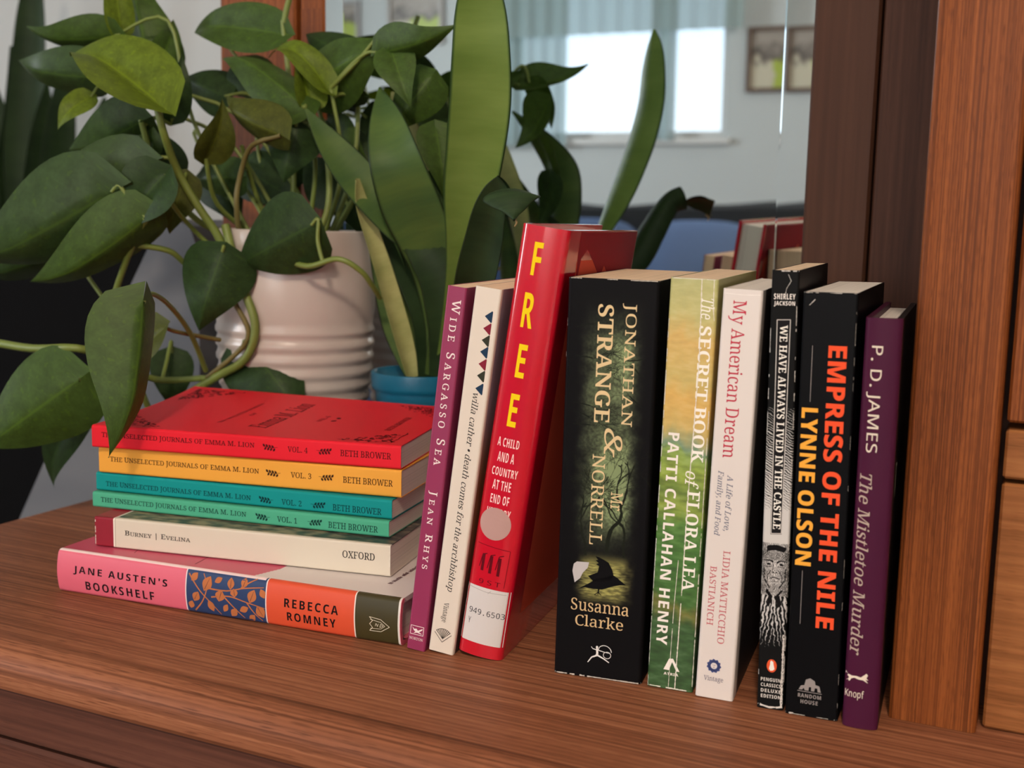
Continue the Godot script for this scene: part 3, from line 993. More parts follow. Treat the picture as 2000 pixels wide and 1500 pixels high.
func hutch() -> void:
	var root := thing("hutch", "tall oak hutch with a mirror standing along the back of the desk", "hutch")
	var post_x := -0.0608; var post_z := -0.5663; var top := 0.78
	var mb := MB.new()
	var o := PackedVector2Array()
	for c in [[post_x, -0.585, 0], [post_x, post_z, 1], [post_x + 0.0396, post_z, 2], [post_x + 0.0396, -0.585, 0]]:
		if c[2] == 0: o.append(Vector2(c[0], c[1])); continue
		var r := 0.0028
		for k in 5:
			var a := PI - PI / 2 * k / 4.0 if c[2] == 1 else PI / 2 - PI / 2 * k / 4.0
			o.append(Vector2(c[0] + (r if c[2] == 1 else -r) + r * cos(a), c[1] - r + r * sin(a)))
	o.reverse()
	mb.extrude(o, 0.0002, top, func(p: Vector2, t: float) -> Vector3: return Vector3(p.x, t, p.y))
	obj("post", mb, oak_post, root)
	mb = MB.new()
	mb.bevel_box(Vector3(post_x + 0.001, 0.0002, -0.88), Vector3(post_x + 0.02, top, -0.585), 0.001)
	obj("cabinet_side", mb, oak_dark, root)
	# fronts right of the post
	for f in [["lower_drawer_front", 0.0008, 0.1190, -0.5745, oak_panel], ["rail", 0.1214, 0.1440, -0.5730, oak_panel], ["upper_drawer_front", 0.1474, 0.42, -0.5735, oak_post], ["door_front", 0.424, top, -0.5735, oak_post]]:
		mb = MB.new()
		mb.bevel_box(Vector3(post_x + 0.0420, f[1], -0.60), Vector3(0.72, f[2], f[3]), 0.0012)
		obj(f[0], mb, f[4], root)
	mb = MB.new()
	mb.box(Vector3(post_x + 0.0205, 0.0005, -0.64), Vector3(post_x + 0.08, top, -0.604))
	obj("cabinet_stile", mb, oak_dark, root)
	# mirror frame, planks, crown
	mb = MB.new()
	mb.bevel_box(Vector3(-0.1745, 0.0005, -0.882), Vector3(-0.1288, top, -0.862), 0.002)
	obj("mirror_stile", mb, oak_frame, root)
	mb = MB.new()
	mb.bevel_box(Vector3(-0.1272, 0.0005, -0.882), Vector3(post_x + 0.001, top, -0.8635), 0.0012)
	obj("back_plank", mb, oak_dark, root)
	mb = MB.new()
	mb.bevel_box(Vector3(-0.6130, 0.0005, -0.882), Vector3(-0.5872, top, -0.862), 0.002)
	obj("mirror_stile", mb, oak_post, root)
	mb = MB.new()
	mb.bevel_box(Vector3(-0.6955, 0.0005, -0.885), Vector3(-0.6145, top, -0.858), 0.002)
	obj("back_plank", mb, oak_post, root)
	mb = MB.new()
	mb.bevel_box(Vector3(-0.5872, 0.0005, -0.882), Vector3(-0.1745, 0.05, -0.862), 0.002)
	obj("mirror_rail", mb, oak_frame, root)
	mb = MB.new()
	mb.bevel_box(Vector3(-0.5872, 0.70, -0.882), Vector3(-0.1745, top, -0.862), 0.002)
	obj("mirror_rail", mb, oak_frame, root)
	mb = MB.new()
	mb.bevel_box(Vector3(-0.71, top, -0.90), Vector3(0.74, top + 0.03, -0.84), 0.003)
	obj("crown", mb, oak_post, root)
	mb = MB.new()
	mb.box(Vector3(-0.69, 0.002, -0.905), Vector3(post_x, top, -0.8852))
	obj("back_board", mb, oak_dark, root)
	# the glass: silvered sheet with a bevelled margin, tipped slightly forward
	var silver := mat("silvered glass", Color(0.90, 0.93, 0.93), 0.0, 0.5)
	silver.metallic = 1.0
	var tt := tan(MTILT)
	var X := [-0.5872, -0.5700, -0.5690, -0.1955, -0.1943, -0.1745]
	var slope := [-0.018, -0.045, 0.0, 0.045, 0.018]
	var z := 0.0
	var zs := [0.0]
	for i in 5:
		z += slope[i] * (X[i + 1] - X[i])
		zs.append(z)
	mb = MB.new()
	for i in 5:
		var f := func(x: float, y: float, dz: float) -> Vector3: return Vector3(x, y, MZ + (y - 0.2) * tt + dz - zs[2])
		mb.quad(f.call(X[i], 0.05, zs[i]), f.call(X[i + 1], 0.05, zs[i + 1]), f.call(X[i + 1], 0.70, zs[i + 1]), f.call(X[i], 0.70, zs[i]))
	obj("mirror_glass", mb, silver, root)

# ---------------------------------------------------------------- the books
func pages_mat(key: String, c: Color) -> StandardMaterial3D:
	var im := Image.create(256, 4, false, Image.FORMAT_RGB8)
	for x in 256:
		var k := rng.randf_range(0.90, 1.0) * (0.90 if rng.randf() < 0.12 else 1.0)
		for y in 4: im.set_pixel(x, y, Color(c.r * k, c.g * k, c.b * k))
	return tex_mat("pages " + key, im, 0.9, 0.2)

func soft(x: float, a: float, b: float, e: float) -> float:
	return smoothstep(a, a + e, x) * (1.0 - smoothstep(b - e, b, x))

# a bare tree, drawn into a picture as darker strokes
func branch(im: Image, p: Vector2, dir: float, length: float, w: float, depth: int, c: Color) -> void:
	var n := int(length)
	for i in n:
		dir += rng.randf_range(-0.09, 0.09)
		p += Vector2(cos(dir), sin(dir))
		var r := maxf(0.5, w * (1.0 - 0.4 * i / n))
		for a in range(int(-r), int(r) + 1):
			for b in range(int(-r), int(r) + 1):
				var q := Vector2i(int(p.x) + a, int(p.y) + b)
				if q.x >= 0 and q.y >= 0 and q.x < im.get_width() and q.y < im.get_height(): im.set_pixelv(q, im.get_pixelv(q).lerp(c, 0.55))
	if depth > 0:
		for k in 2 + (rng.randi() % 2): branch(im, p, dir + rng.randf_range(-0.75, 0.75), length * rng.randf_range(0.55, 0.85), w * 0.6, depth - 1, c)

func forest_spine() -> Image:   # 206 mm by 46 mm, five pixels to the millimetre
	var im := Image.create(1030, 232, false, Image.FORMAT_RGB8)
	var n := noise(61, 0.012, 3)
	var n2 := noise(62, 0.09, 3)
	for y in 232:
		var v := (232 - y) / 5.0
		for x in 1030:
			var u := x / 5.0
			var edge := 2.2 * n.get_noise_2d(x * 2.0, y * 2.0)
			var f := soft(u, 6.0 + edge, 148.0, 34.0) * soft(v + edge, 6.0, 42.0, 11.0)
			f *= 0.62 + 0.55 * soft(u, 8, 70, 30) * soft(v, 20, 40, 10) + 0.75 * soft(u, 74, 134, 26) * soft(v, 14, 42, 10)
			f *= 0.85 + 0.5 * n.get_noise_2d(x, y) + 0.35 * n2.get_noise_2d(x, y)
			var c := Color(0.05, 0.047, 0.052).lerp(Color(0.50, 0.56, 0.40), clampf(f, 0, 1))
			var g := soft(u, 138.0, 168.0, 8.0) * soft(v + edge, 8.5, 41.0, 9.0)
			g *= 0.75 + 0.5 * n2.get_noise_2d(x * 1.6, y * 0.35) * smoothstep(140.0, 150.0, u)
			c = c.lerp(Color(0.72, 0.70, 0.40), clampf(g, 0, 1) * 0.9)
			im.set_pixel(x, y, c)
	for t in [[690, 105, 110, 5.0], [700, 60, 80, 3.5], [705, 160, 90, 3.0], [640, 190, 60, 2.0]]:
		branch(im, Vector2(t[0], t[1]), PI, t[2], t[3], 5, Color(0.10, 0.11, 0.08))
	for k in 9: branch(im, Vector2(rng.randf_range(120, 420), 30.0 if k % 2 else 205.0), rng.randf_range(-0.5, 0.5) + (PI / 2 if k % 2 else -PI / 2), 45, 1.6, 3, Color(0.08, 0.09, 0.07))
	return im

func meadow_spine() -> Image:   # 207 mm by 23 mm
	var im := Image.create(828, 92, false, Image.FORMAT_RGB8)
	var n := noise(71, 0.012, 4)
	var n2 := noise(72, 0.035, 3)
	var stops := [[0, "#a9a86a"], [18, "#b5ad68"], [30, "#c9a558"], [48, "#c0aa60"], [60, "#cfa552"], [72, "#c2a65c"], [78, "#9a9a68"], [82, "#6f8a6c"], [86, "#7f9a48"], [96, "#8a9f38"], [106, "#667f30"], [112, "#86993a"], [122, "#4f7a30"], [140, "#3f6d2c"], [160, "#3d6429"], [166, "#6a6a2e"], [172, "#33552a"], [208, "#2f5229"]]
	for y in 92:
		for x in 828:
			var u := x / 4.0 + 5.0 * n.get_noise_2d(x, y * 2.0) + (y - 46) * 0.05
			var k := 0
			while k < stops.size() - 2 and stops[k + 1][0] < u: k += 1
			var c := Color(stops[k][1]).lerp(Color(stops[k + 1][1]), clampf((u - stops[k][0]) / (stops[k + 1][0] - stops[k][0]), 0, 1))
			var k2 := n2.get_noise_2d(x * 1.6, y * 0.6)
			c = c.lightened(clampf(k2 * 0.16, 0, 0.3)).darkened(clampf(-k2 * (0.30 if u > 84 else 0.07), 0, 0.4))
			im.set_pixel(x, y, c)
	return im

func etched_spine() -> Image:   # 213 mm by 13 mm: black above, scratched lighter downwards, a dark coat below
	var im := Image.create(1065, 64, false, Image.FORMAT_RGB8)
	var n := noise(81, 0.05, 2)
	for y in 64:
		for x in 1065:
			var u := x / 5.0
			var v := (64 - y) / 64.0 * 12.7
			var dens := smoothstep(58.0, 126.0, u) * (1.0 - smoothstep(130.0, 133.0, u)) * 1.15
			var hatch := 0.5 + 0.5 * sin((x * 0.75 + y * 0.42) * 1.3 + 3.0 * n.get_noise_2d(x, y))
			var c := 0.07
			if dens > 0.03 and hatch > 1.0 - dens * 0.95: c = 0.78
			if u > 130.0 and u < 156.0:
				var shade := 0.25 + 0.45 * smoothstep(2.4, 5.8, absf(v - 6.3)) + 0.35 * soft(u, 133.0, 139.5, 2.0) + 0.3 * soft(u, 142.5, 147.0, 1.5) * smoothstep(1.0, 2.6, absf(v - 6.3)) + 0.3 * soft(u, 149.5, 156.0, 2.0)
				var h3 := 0.5 + 0.5 * sin((x * 0.62 + absf(v - 6.3) * 9.0) * 1.25 + 5.0 * n.get_noise_2d(x * 1.5, y * 1.5))
				c = 0.80 if h3 > shade * 0.72 else 0.10
			if u >= 156.0 and u < 182.0:
				var fade := 1.0 - smoothstep(160.0, 182.0, u)
				var h2 := 0.5 + 0.5 * sin((x * 0.30 - absf(v - 6.3) * 11.0) * 0.34 + 3.0 * n.get_noise_2d(x, y))
				c = 0.76 if h2 < fade * 0.5 else 0.07
			im.set_pixel(x, y, Color(c, c * 0.985, c * 0.965))
	return im

func books() -> void:
	var cream := pages_mat("cream", Color(0.96, 0.85, 0.72))
	var white := pages_mat("white", Color(0.95, 0.92, 0.88))
	var grey := pages_mat("grey", Color(0.92, 0.90, 0.83))
	var I: Ink
	# --- the standing row, left to right
	var plum := mat("plum card", Color("#8c2a52"), 0.42)
	var B := book("sarg", "thin plum paperback with white lettering, leaning first in the standing row", plum, plum, plum, cream)
	I = spine_ink(B)
	for r in [[185.6, 1.2, 185.9, 9.0], [190.4, 1.2, 190.7, 9.0], [185.6, 1.2, 190.7, 1.5], [185.6, 8.7, 190.7, 9.0]]: I.rect(r[0], r[1], r[2], r[3])
	I.poly(PackedVector2Array([Vector2(186.4, 2.0), Vector2(187.6, 3.4), Vector2(187.2, 4.6), Vector2(188.2, 5.6), Vector2(187.0, 7.6), Vector2(186.6, 8.4), Vector2(187.6, 8.0), Vector2(188.9, 6.3), Vector2(189.6, 8.0), Vector2(189.9, 7.9), Vector2(189.4, 5.2), Vector2(190.0, 3.2), Vector2(189.0, 4.2), Vector2(188.4, 3.2)]))
	obj("publisher_emblem", I.mb, ink("#e9dcd8"), B.root)

	var ivory := mat("ivory card", Color("#d9cdbf"), 0.45)
	var im := Image.create(16, 64, false, Image.FORMAT_RGB8)
	for y in 64:
		for x in 16: im.set_pixel(x, y, Color("#8d7f8c").lerp(Color("#8a5a3c"), smoothstep(0.3, 0.55, y / 63.0)).lerp(Color("#4e3a34"), smoothstep(0.6, 0.95, y / 63.0)))
	B = book("cath", "slim ivory paperback with a column of coloured diamonds down its spine", ivory, tex_mat("desert cover", im), ivory, cream)
	I = spine_ink(B, 0.0001)
	var hues := ["#22374f", "#7e2436", "#35362c"]
	var us := [14.7, 21.0, 27.2, 33.3, 39.7, 45.9, 52.7]
	var dia := [spine_ink(B, 0.0001), spine_ink(B, 0.0001), spine_ink(B, 0.0001)]
	for k in 7: dia[k % 3].poly(PackedVector2Array([Vector2(us[k], 7.2), Vector2(us[k] + 3.1, 11.0), Vector2(us[k], 14.3), Vector2(us[k] - 3.1, 11.0)]))
	for k in 3: obj("diamond_pattern", dia[k].mb, ink(hues[k]), B.root)
	for k in 9:
		var a := lerpf(-0.75, 0.75, k / 8.0)
		I.line([Vector2(191.6, 7.3), Vector2(191.6, 7.3) + Vector2(-cos(a) * 5.6, sin(a) * 5.6)], 0.12, 0.42)
	for s in [-1.0, 1.0]: I.line([Vector2(193.4, 7.3), Vector2(188.4, 7.3 + s * 4.9)], 0.3)
	var arc := []
	for k in 9: arc.append(Vector2(191.6, 7.3) + Vector2(-cos(lerpf(-0.8, 0.8, k / 8.0)), sin(lerpf(-0.8, 0.8, k / 8.0))) * 5.8)
	I.line(arc, 0.3)
	obj("publisher_emblem", I.mb, ink("#3a3634"), B.root)

	var red := mat("glossy red jacket", Color("#c01328"), 0.16, 0.6)
	red.clearcoat_enabled = true
	red.clearcoat = 0.35
	red.clearcoat_roughness = 0.08
	B = book("free", "tall glossy red library hardcover with yellow letters and a white call-number label", red, red, red, white, {"hard": true, "bulge": 0.0026, "round": 0.003})
	I = cover_ink(B)
	I.poly(PackedVector2Array([Vector2(22, 20), Vector2(140, 20), Vector2(140, 215), Vector2(22, 215)]))
	obj("cover_print", I.mb, mat("ink coral", Color("#d8553f"), 0.6, 0.15), B.root)
	I = cover_ink(B, 0.0001)
	I.poly(PackedVector2Array([Vector2(22, 230), Vector2(22, 219), Vector2(24, 206), Vector2(27, 203), Vector2(29, 216), Vector2(40, 221), Vector2(54, 214), Vector2(66, 208), Vector2(72, 198), Vector2(75, 206), Vector2(80, 211), Vector2(96, 203), Vector2(112, 200), Vector2(128, 206), Vector2(149, 196), Vector2(149, 230)]))
	obj("cover_print", I.mb, mat("ink dark red", Color("#8e1222"), 0.6, 0.15), B.root)
	I = spine_ink(B, 0.00011)
	I.rect(192.4, 0.6, 223.6, 24.9)
	obj("call_number_label", I.mb, mat("paper label", Color("#cfc9c6"), 0.4), B.root)
	I = spine_ink(B, 0.00014)
	I.disc(Vector2(156.9, 11.0), 8.8, 8.8, 0.0, 32)
	obj("round_sticker", I.mb, mat("frosted sticker", Color("#b58f88"), 0.35), B.root)
	I = spine_ink(B, 0.0001)
	for k in 3:
		var v := 5.4 + k * 4.6
		I.rect(174.0 + k * 0.3, v + 1.4, 184.6 - 0.6 * (2 - k), v + 3.0)
		I.line([Vector2(173.6 - k * 0.3, v + 4.0), Vector2(174.4 - k * 0.3, v + 1.6), Vector2(181.5, v + 0.4)], 0.5)
	I.line([Vector2(169.0, 3.0), Vector2(170.0, 21.5), Vector2(190.5, 21.0)], 0.25)
	obj("stamp", I.mb, ink("#5a0b16"), B.root)
	I = spine_ink(B, 0.00013)
	I.line([Vector2(193.6, 1.0), Vector2(194.6, 12.0), Vector2(194.0, 23.0)], 0.3)
	I.line([Vector2(195.0, 13.0), Vector2(193.6, 14.6)], 0.35)
	obj("label_crease", I.mb, ink("#a9a2a0"), B.root)

	var black := mat("black card", Color("#0d0c0e"), 0.5, 0.2)
	B = book("js", "thick black paperback with a misty forest, a raven and pale gold lettering", tex_mat("forest spine", forest_spine(), 0.5, 0.2), black, black, cream, {"round": 0.0022})
	I = spine_ink(B, 0.00007)
	I.poly(PackedVector2Array([Vector2(146.2, 8.6), Vector2(144.9, 10.2), Vector2(144.6, 16.6), Vector2(147.5, 16.0), Vector2(150.5, 13.5), Vector2(153.5, 12.2), Vector2(156.0, 9.4), Vector2(150.0, 8.0)]))
	obj("moon_print", I.mb, ink("#b9b4b4"), B.root)
	I = spine_ink(B, 0.00010)
	# wing, then body from tail to beak, legs and toes; u runs down the spine, v to the right
	I.poly(PackedVector2Array([Vector2(141.0, 19.8), Vector2(141.3, 21.5), Vector2(142.3, 24.0), Vector2(143.6, 26.7), Vector2(147.2, 28.8), Vector2(149.7, 29.5), Vector2(152.5, 28.4), Vector2(154.2, 24.0), Vector2(154.2, 19.0), Vector2(151.8, 16.3), Vector2(150.7, 18.5), Vector2(149.4, 21.2), Vector2(146.0, 21.9), Vector2(145.2, 20.2), Vector2(144.4, 21.6), Vector2(143.2, 19.9), Vector2(142.8, 21.2)]))
	I.poly(PackedVector2Array([Vector2(159.3, 11.1), Vector2(155.6, 16.9), Vector2(153.6, 19.8), Vector2(151.6, 25.0), Vector2(149.9, 29.4), Vector2(151.0, 31.6), Vector2(152.2, 33.0), Vector2(154.3, 36.2), Vector2(154.7, 33.0), Vector2(155.8, 29.4), Vector2(158.1, 24.0), Vector2(158.3, 19.8), Vector2(158.0, 14.6)]))
	I.line([Vector2(157.6, 22.2), Vector2(160.0, 22.0)], 0.9, 0.6)
	for t in [20.0, 21.8, 23.6]: I.line([Vector2(159.8, 22.0), Vector2(161.3, t)], 0.5, 0.25)
	obj("raven_print", I.mb, ink("#0b0a0c"), B.root)
	I = spine_ink(B, 0.00010)
	I.disc(Vector2(189.0, 22.6), 0.75, 0.6)
	I.line([Vector2(189.6, 22.6), Vector2(192.4, 22.9), Vector2(193.4, 22.6)], 1.0, 1.3)
	I.line([Vector2(193.2, 22.9), Vector2(194.6, 20.0), Vector2(197.6, 18.0)], 0.9, 0.45)
	I.line([Vector2(193.2, 23.0), Vector2(194.6, 26.2), Vector2(196.4, 29.2)], 0.9, 0.45)
	I.line([Vector2(190.4, 22.4), Vector2(190.0, 20.4), Vector2(189.0, 19.6)], 0.5, 0.3)
	I.line([Vector2(190.4, 23.2), Vector2(191.0, 26.0), Vector2(191.4, 29.0)], 0.45, 0.3)
	arc = []
	for k in 13: arc.append(Vector2(190.6 - 3.0 * sin(PI * k / 12.0 + 0.1), 25.2 + 3.4 * cos(PI * k / 12.0 + PI) + 1.6))
	I.line(arc, 0.35)
	arc = []
	for k in 11: arc.append(Vector2(192.6 + 1.8 * cos(TAU * k / 10.0), 28.0 + 2.0 * sin(TAU * k / 10.0)))
	I.line(arc, 0.3)
	obj("publisher_emblem", I.mb, ink("#e4e0dc"), B.root)
	I = spine_ink(B, 0.00012)
	wear(I, [Vector2(205.2, 0.6), Vector2(205.2, 46)], 0.7, 0.2)
	wear(I, [Vector2(0.3, 0.5), Vector2(0.3, 46)], 0.45, 0.35)
	wear(I, [Vector2(1, 0.25), Vector2(40, 0.2)], 0.22, 0.8)
	stuff("worn_edge", I.mb, ink("#bdb4aa"), B.root)

	var meadow := meadow_spine()
	im = Image.create(16, 128, false, Image.FORMAT_RGB8)
	for y in 128:
		for x in 16: im.set_pixel(x, y, meadow.get_pixel(clampi(int(y * 6.4 + x), 0, 827), 4))
	B = book("secret", "worn green and gold paperback with a painted meadow and white creases", tex_mat("meadow spine", meadow, 0.4), tex_mat("meadow cover", im, 0.4), mat("moss card", Color("#6d7340"), 0.45), cream, {"round": 0.0014})
	I = spine_ink(B, 0.00012)
	wear(I, [Vector2(0, 15.3), Vector2(40, 16.4), Vector2(70, 15.9), Vector2(100, 15.2), Vector2(150, 14.9), Vector2(207, 14.3)], 0.55, 0.03)
	wear(I, [Vector2(140, 12.2), Vector2(165, 11.4), Vector2(207, 11.0)], 0.32, 0.12)
	wear(I, [Vector2(0, 21.2), Vector2(14, 21.6), Vector2(20, 22.4)], 0.4, 0.1)
	wear(I, [Vector2(60, 22.6), Vector2(207, 22.9)], 0.4, 0.35)
	wear(I, [Vector2(20, 0.3), Vector2(60, 0.5), Vector2(207, 0.3)], 0.55, 0.3)
	wear(I, [Vector2(206.8, 0.4), Vector2(206.9, 23)], 0.7, 0.1)
	wear(I, [Vector2(0.3, 0.6), Vector2(0.3, 23)], 0.35, 0.4)
	stuff("worn_crease", I.mb, ink("#ded8cb"), B.root)
	I = spine_ink(B, 0.00009)
	I.poly(PackedVector2Array([Vector2(197.4, 8.0), Vector2(191.4, 10.6), Vector2(191.2, 12.6), Vector2(197.6, 16.2), Vector2(197.6, 14.6), Vector2(193.0, 12.2), Vector2(197.5, 10.8)]))
	obj("publisher_emblem", I.mb, ink("#ece4dc"), B.root)

	var bone := mat("bone card", Color("#d8cfc9"), 0.42)
	im = Image.create(64, 8, false, Image.FORMAT_RGB8)
	for x in 64:
		for y in 8: im.set_pixel(x, y, Color("#d4cbc3").lerp(Color("#231f22"), smoothstep(2.0, 5.0, float(x))))
	B = book("dream", "clean white paperback with a red title and a blue sun-face emblem", bone, tex_mat("portrait cover", im), bone, white, {"round": 0.0014})
	I = spine_ink(B, 0.0001)
	for k in 22:
		var d := Vector2.RIGHT.rotated(TAU * k / 22.0)
		I.leaf(Vector2(186.4, 8.4) + d * 1.5, Vector2(186.4, 8.4) + d.rotated(0.12) * (3.7 if k % 2 else 3.2), 0.42)
	for s in [-0.55, 0.55]: I.line([Vector2(186.0, 8.4 + s - 0.22), Vector2(185.9, 8.4 + s + 0.22)], 0.22)
	I.line([Vector2(186.0, 8.4), Vector2(186.7, 8.5)], 0.15)
	I.line([Vector2(187.2, 8.0), Vector2(187.3, 8.8)], 0.2)
	obj("publisher_emblem", I.mb, ink("#4a5484"), B.root)
	I = spine_ink(B, 0.0001)
	wear(I, [Vector2(2.2, 0.6), Vector2(2.6, 10), Vector2(2.2, 18)], 0.3, 0.2)
	stuff("worn_crease", I.mb, ink("#efe9e4"), B.root)

	var soot := mat("soot card", Color("#19171a"), 0.5, 0.2)
	B = book("castle", "narrow black and white paperback with an etched scowling face on its spine", tex_mat("etched spine", etched_spine(), 0.5, 0.2), soot, soot, cream, {"round": 0.0012, "spring": 0.0})
	I = spine_ink(B, 0.00007)
	I.poly(PackedVector2Array([Vector2(22.6, 2.9), Vector2(22.4, 9.5), Vector2(125.6, 8.9), Vector2(126.0, 3.6)]))
	obj("title_panel", I.mb, ink("#1a181a"), B.root)
	I = spine_ink(B, 0.0001)
	I.line([Vector2(23.2, 3.2), Vector2(23.0, 9.3), Vector2(125.2, 8.7), Vector2(125.6, 3.9), Vector2(23.2, 3.2)], 0.32)
	wear(I, [Vector2(14, 11.9), Vector2(60, 12.3), Vector2(212, 12.4)], 0.35, 0.6)
	wear(I, [Vector2(175, 11.6), Vector2(212, 11.6)], 1.1, 0.05)
	wear(I, [Vector2(10, 0.3), Vector2(212, 0.3)], 0.35, 0.6)
	wear(I, [Vector2(0.4, 0.4), Vector2(0.4, 12.4)], 0.5, 0.25)
	wear(I, [Vector2(2, 7.6), Vector2(5, 9.0), Vector2(8.5, 7.0), Vector2(11, 6.6)], 0.3, 0.1)
	wear(I, [Vector2(211.2, 0.6), Vector2(212.4, 6), Vector2(211.6, 12.2)], 1.0, 0.05)
	stuff("worn_edge", I.mb, ink("#cfc9c2"), B.root)
	I = spine_ink(B, 0.0001)
	I.poly(PackedVector2Array([Vector2(133.6, 0.4), Vector2(131.4, 3.0), Vector2(130.9, 7.0), Vector2(132.0, 11.2), Vector2(135.6, 12.4), Vector2(134.2, 9.4), Vector2(133.6, 6.0), Vector2(134.2, 3.0), Vector2(137.6, 0.4)]))
	for s in [-1.0, 1.0]:
		I.line([Vector2(139.6 + s * 0.2, 6.3 + s * 0.8), Vector2(138.7, 6.3 + s * 2.6), Vector2(138.9, 6.3 + s * 5.4)], 0.9, 0.35)
		I.disc(Vector2(140.6, 6.3 + s * 3.0), 0.55, 0.95)
		I.line([Vector2(141.7, 6.3 + s * 1.4), Vector2(142.0, 6.3 + s * 4.4)], 0.3)
		I.line([Vector2(143.6, 6.3 + s * 1.7), Vector2(146.4, 6.3 + s * 3.5), Vector2(149.6, 6.3 + s * 3.4)], 0.35)
		I.line([Vector2(142.4, 6.3 + s * 5.2), Vector2(148.0, 6.3 + s * 4.9), Vector2(152.4, 6.3 + s * 2.2)], 0.5)
		I.disc(Vector2(144.6, 6.3 + s * 0.75), 0.35, 0.45)
		for k in 5: I.line([Vector2(143.0 + k * 1.6, 6.3 + s * 5.9), Vector2(144.4 + k * 1.6, 6.3 + s * 4.6)], 0.22)
		I.poly(PackedVector2Array([Vector2(153.0, 6.3 + s * 3.2), Vector2(156.6, 6.3 + s * 0.6), Vector2(162.0, 6.3 + s * 2.2), Vector2(158.0, 6.3 + s * 5.9), Vector2(154.6, 6.3 + s * 6.0)]))
	I.line([Vector2(140.4, 5.6), Vector2(144.0, 5.2)], 0.25)
	I.line([Vector2(147.6, 3.9), Vector2(147.0, 6.2), Vector2(147.7, 8.7)], 0.5)
	I.line([Vector2(149.0, 4.8), Vector2(149.0, 7.8)], 0.25)
	for k in 4: I.line([Vector2(135.6 + k * 0.8, 3.2 + k * 0.3), Vector2(135.3 + k * 0.8, 9.2 - k * 0.4)], 0.16)
	obj("face_print", I.mb, ink("#121012"), B.root)
	I = spine_ink(B, 0.0001)
	I.disc(Vector2(191.3, 6.5), 3.3, 2.4, 0.0, 28)
	obj("publisher_emblem", I.mb, ink("#d8552e"), B.root)
	I = spine_ink(B, 0.00013)
	I.poly(PackedVector2Array([Vector2(188.6, 6.2), Vector2(189.3, 7.2), Vector2(190.4, 7.3), Vector2(192.8, 7.9), Vector2(193.6, 7.0), Vector2(193.8, 5.9), Vector2(192.8, 5.2), Vector2(190.6, 5.7), Vector2(189.4, 5.7)]))
	obj("publisher_emblem", I.mb, ink("#e9e2d8"), B.root)

	var night := mat("black gloss card", Color("#09090b"), 0.42, 0.2)
	B = book("empress", "wide black paperback with bold orange title and yellow author name", night, night, night, white, {"round": 0.0012})
	I = spine_ink(B, 0.0001)
	for r in [24.8, 132.0]:
		var J := spine_ink(B, 0.0001)
		J.rect(r, 5.15, r + 26.2, 5.4)
		obj("rule_line", J.mb, ink("#8f8784"), B.root)
	I.poly(PackedVector2Array([Vector2(190.6, 6.0), Vector2(188.6, 7.0), Vector2(188.2, 8.6), Vector2(185.4, 9.2), Vector2(184.4, 11.2), Vector2(185.6, 13.4), Vector2(187.4, 13.8), Vector2(187.8, 15.6), Vector2(190.8, 16.4), Vector2(190.8, 14.9), Vector2(189.0, 14.7), Vector2(189.0, 13.6), Vector2(190.7, 13.3), Vector2(190.7, 11.8), Vector2(188.8, 11.8), Vector2(188.8, 10.8), Vector2(190.7, 10.6), Vector2(190.7, 8.9), Vector2(189.6, 8.4), Vector2(190.6, 7.6)]))
	I.line([Vector2(191.3, 5.4), Vector2(191.5, 16.9)], 0.3)
	obj("publisher_emblem", I.mb, ink("#8f8784"), B.root)
	I = spine_ink(B, 0.00012)
	wear(I, [Vector2(0.3, 0.4), Vector2(0.3, 24)], 0.35, 0.35)
	wear(I, [Vector2(203.2, 0.2), Vector2(203.0, 4.0)], 0.9, 0.1)
	wear(I, [Vector2(203.3, 4), Vector2(203.3, 24.4)], 0.3, 0.4)
	wear(I, [Vector2(6.2, 3.0), Vector2(3.4, 5.6)], 0.45, 0.0)
	wear(I, [Vector2(2, 24.2), Vector2(200, 24.3)], 0.12, 0.75)
	stuff("worn_edge", I.mb, ink("#b9b2aa"), B.root)

	im = Image.create(16, 8, false, Image.FORMAT_RGB8)
	im.fill(Color("#151314"))
	var grape := mat("aubergine jacket", Color("#441530"), 0.45, 0.25)
	B = book("james", "small aubergine hardcover with pale lettering, last in the row against the post", grape, tex_mat("dark jacket", im, 0.4, 0.25), grape, white, {"hard": true, "bulge": 0.0012, "round": 0.0022})
	I = spine_ink(B, 0.0001)
	I.poly(PackedVector2Array([Vector2(166.4, 0.6), Vector2(167.6, 1.6), Vector2(168.2, 3.4), Vector2(168.0, 5.4), Vector2(168.4, 7.4), Vector2(167.2, 8.8), Vector2(166.2, 9.9), Vector2(167.0, 10.6), Vector2(168.4, 10.0), Vector2(169.4, 10.9), Vector2(169.2, 9.6), Vector2(170.9, 10.9), Vector2(169.6, 8.4), Vector2(169.6, 6.6), Vector2(169.0, 4.6), Vector2(169.6, 3.2), Vector2(171.0, 2.4), Vector2(170.6, 0.9), Vector2(169.4, 2.2), Vector2(168.6, 1.6), Vector2(167.4, 0.5), Vector2(166.2, 0.0)]))
	obj("publisher_emblem", I.mb, ink("#ddd0bd"), B.root)
	I = cover_ink(B)
	I.rect(18, 108, 19.4, 124)
	I.rect(18, 122.6, 24, 124)
	obj("cover_print", I.mb, ink("#cfc7b2"), B.root)

	# --- the stack, bottom to top
	im = Image.create(936, 108, false, Image.FORMAT_RGB8)
	im.fill(Color("#d96478"))
	for r in [[94.5, 148.9, "#243a63"], [148.9, 206.1, "#d44f30"], [206.1, 232.6, "#3b3519"], [232.6, 234.0, "#d8d2cb"], [94.1, 95.0, "#e6d9d4"], [148.5, 149.3, "#e6d9d4"], [205.7, 206.5, "#e6d9d4"]]:
		im.fill_rect(Rect2i(int(r[0] * 4), 0, int((r[1] - r[0]) * 4), 108), Color(r[2]))
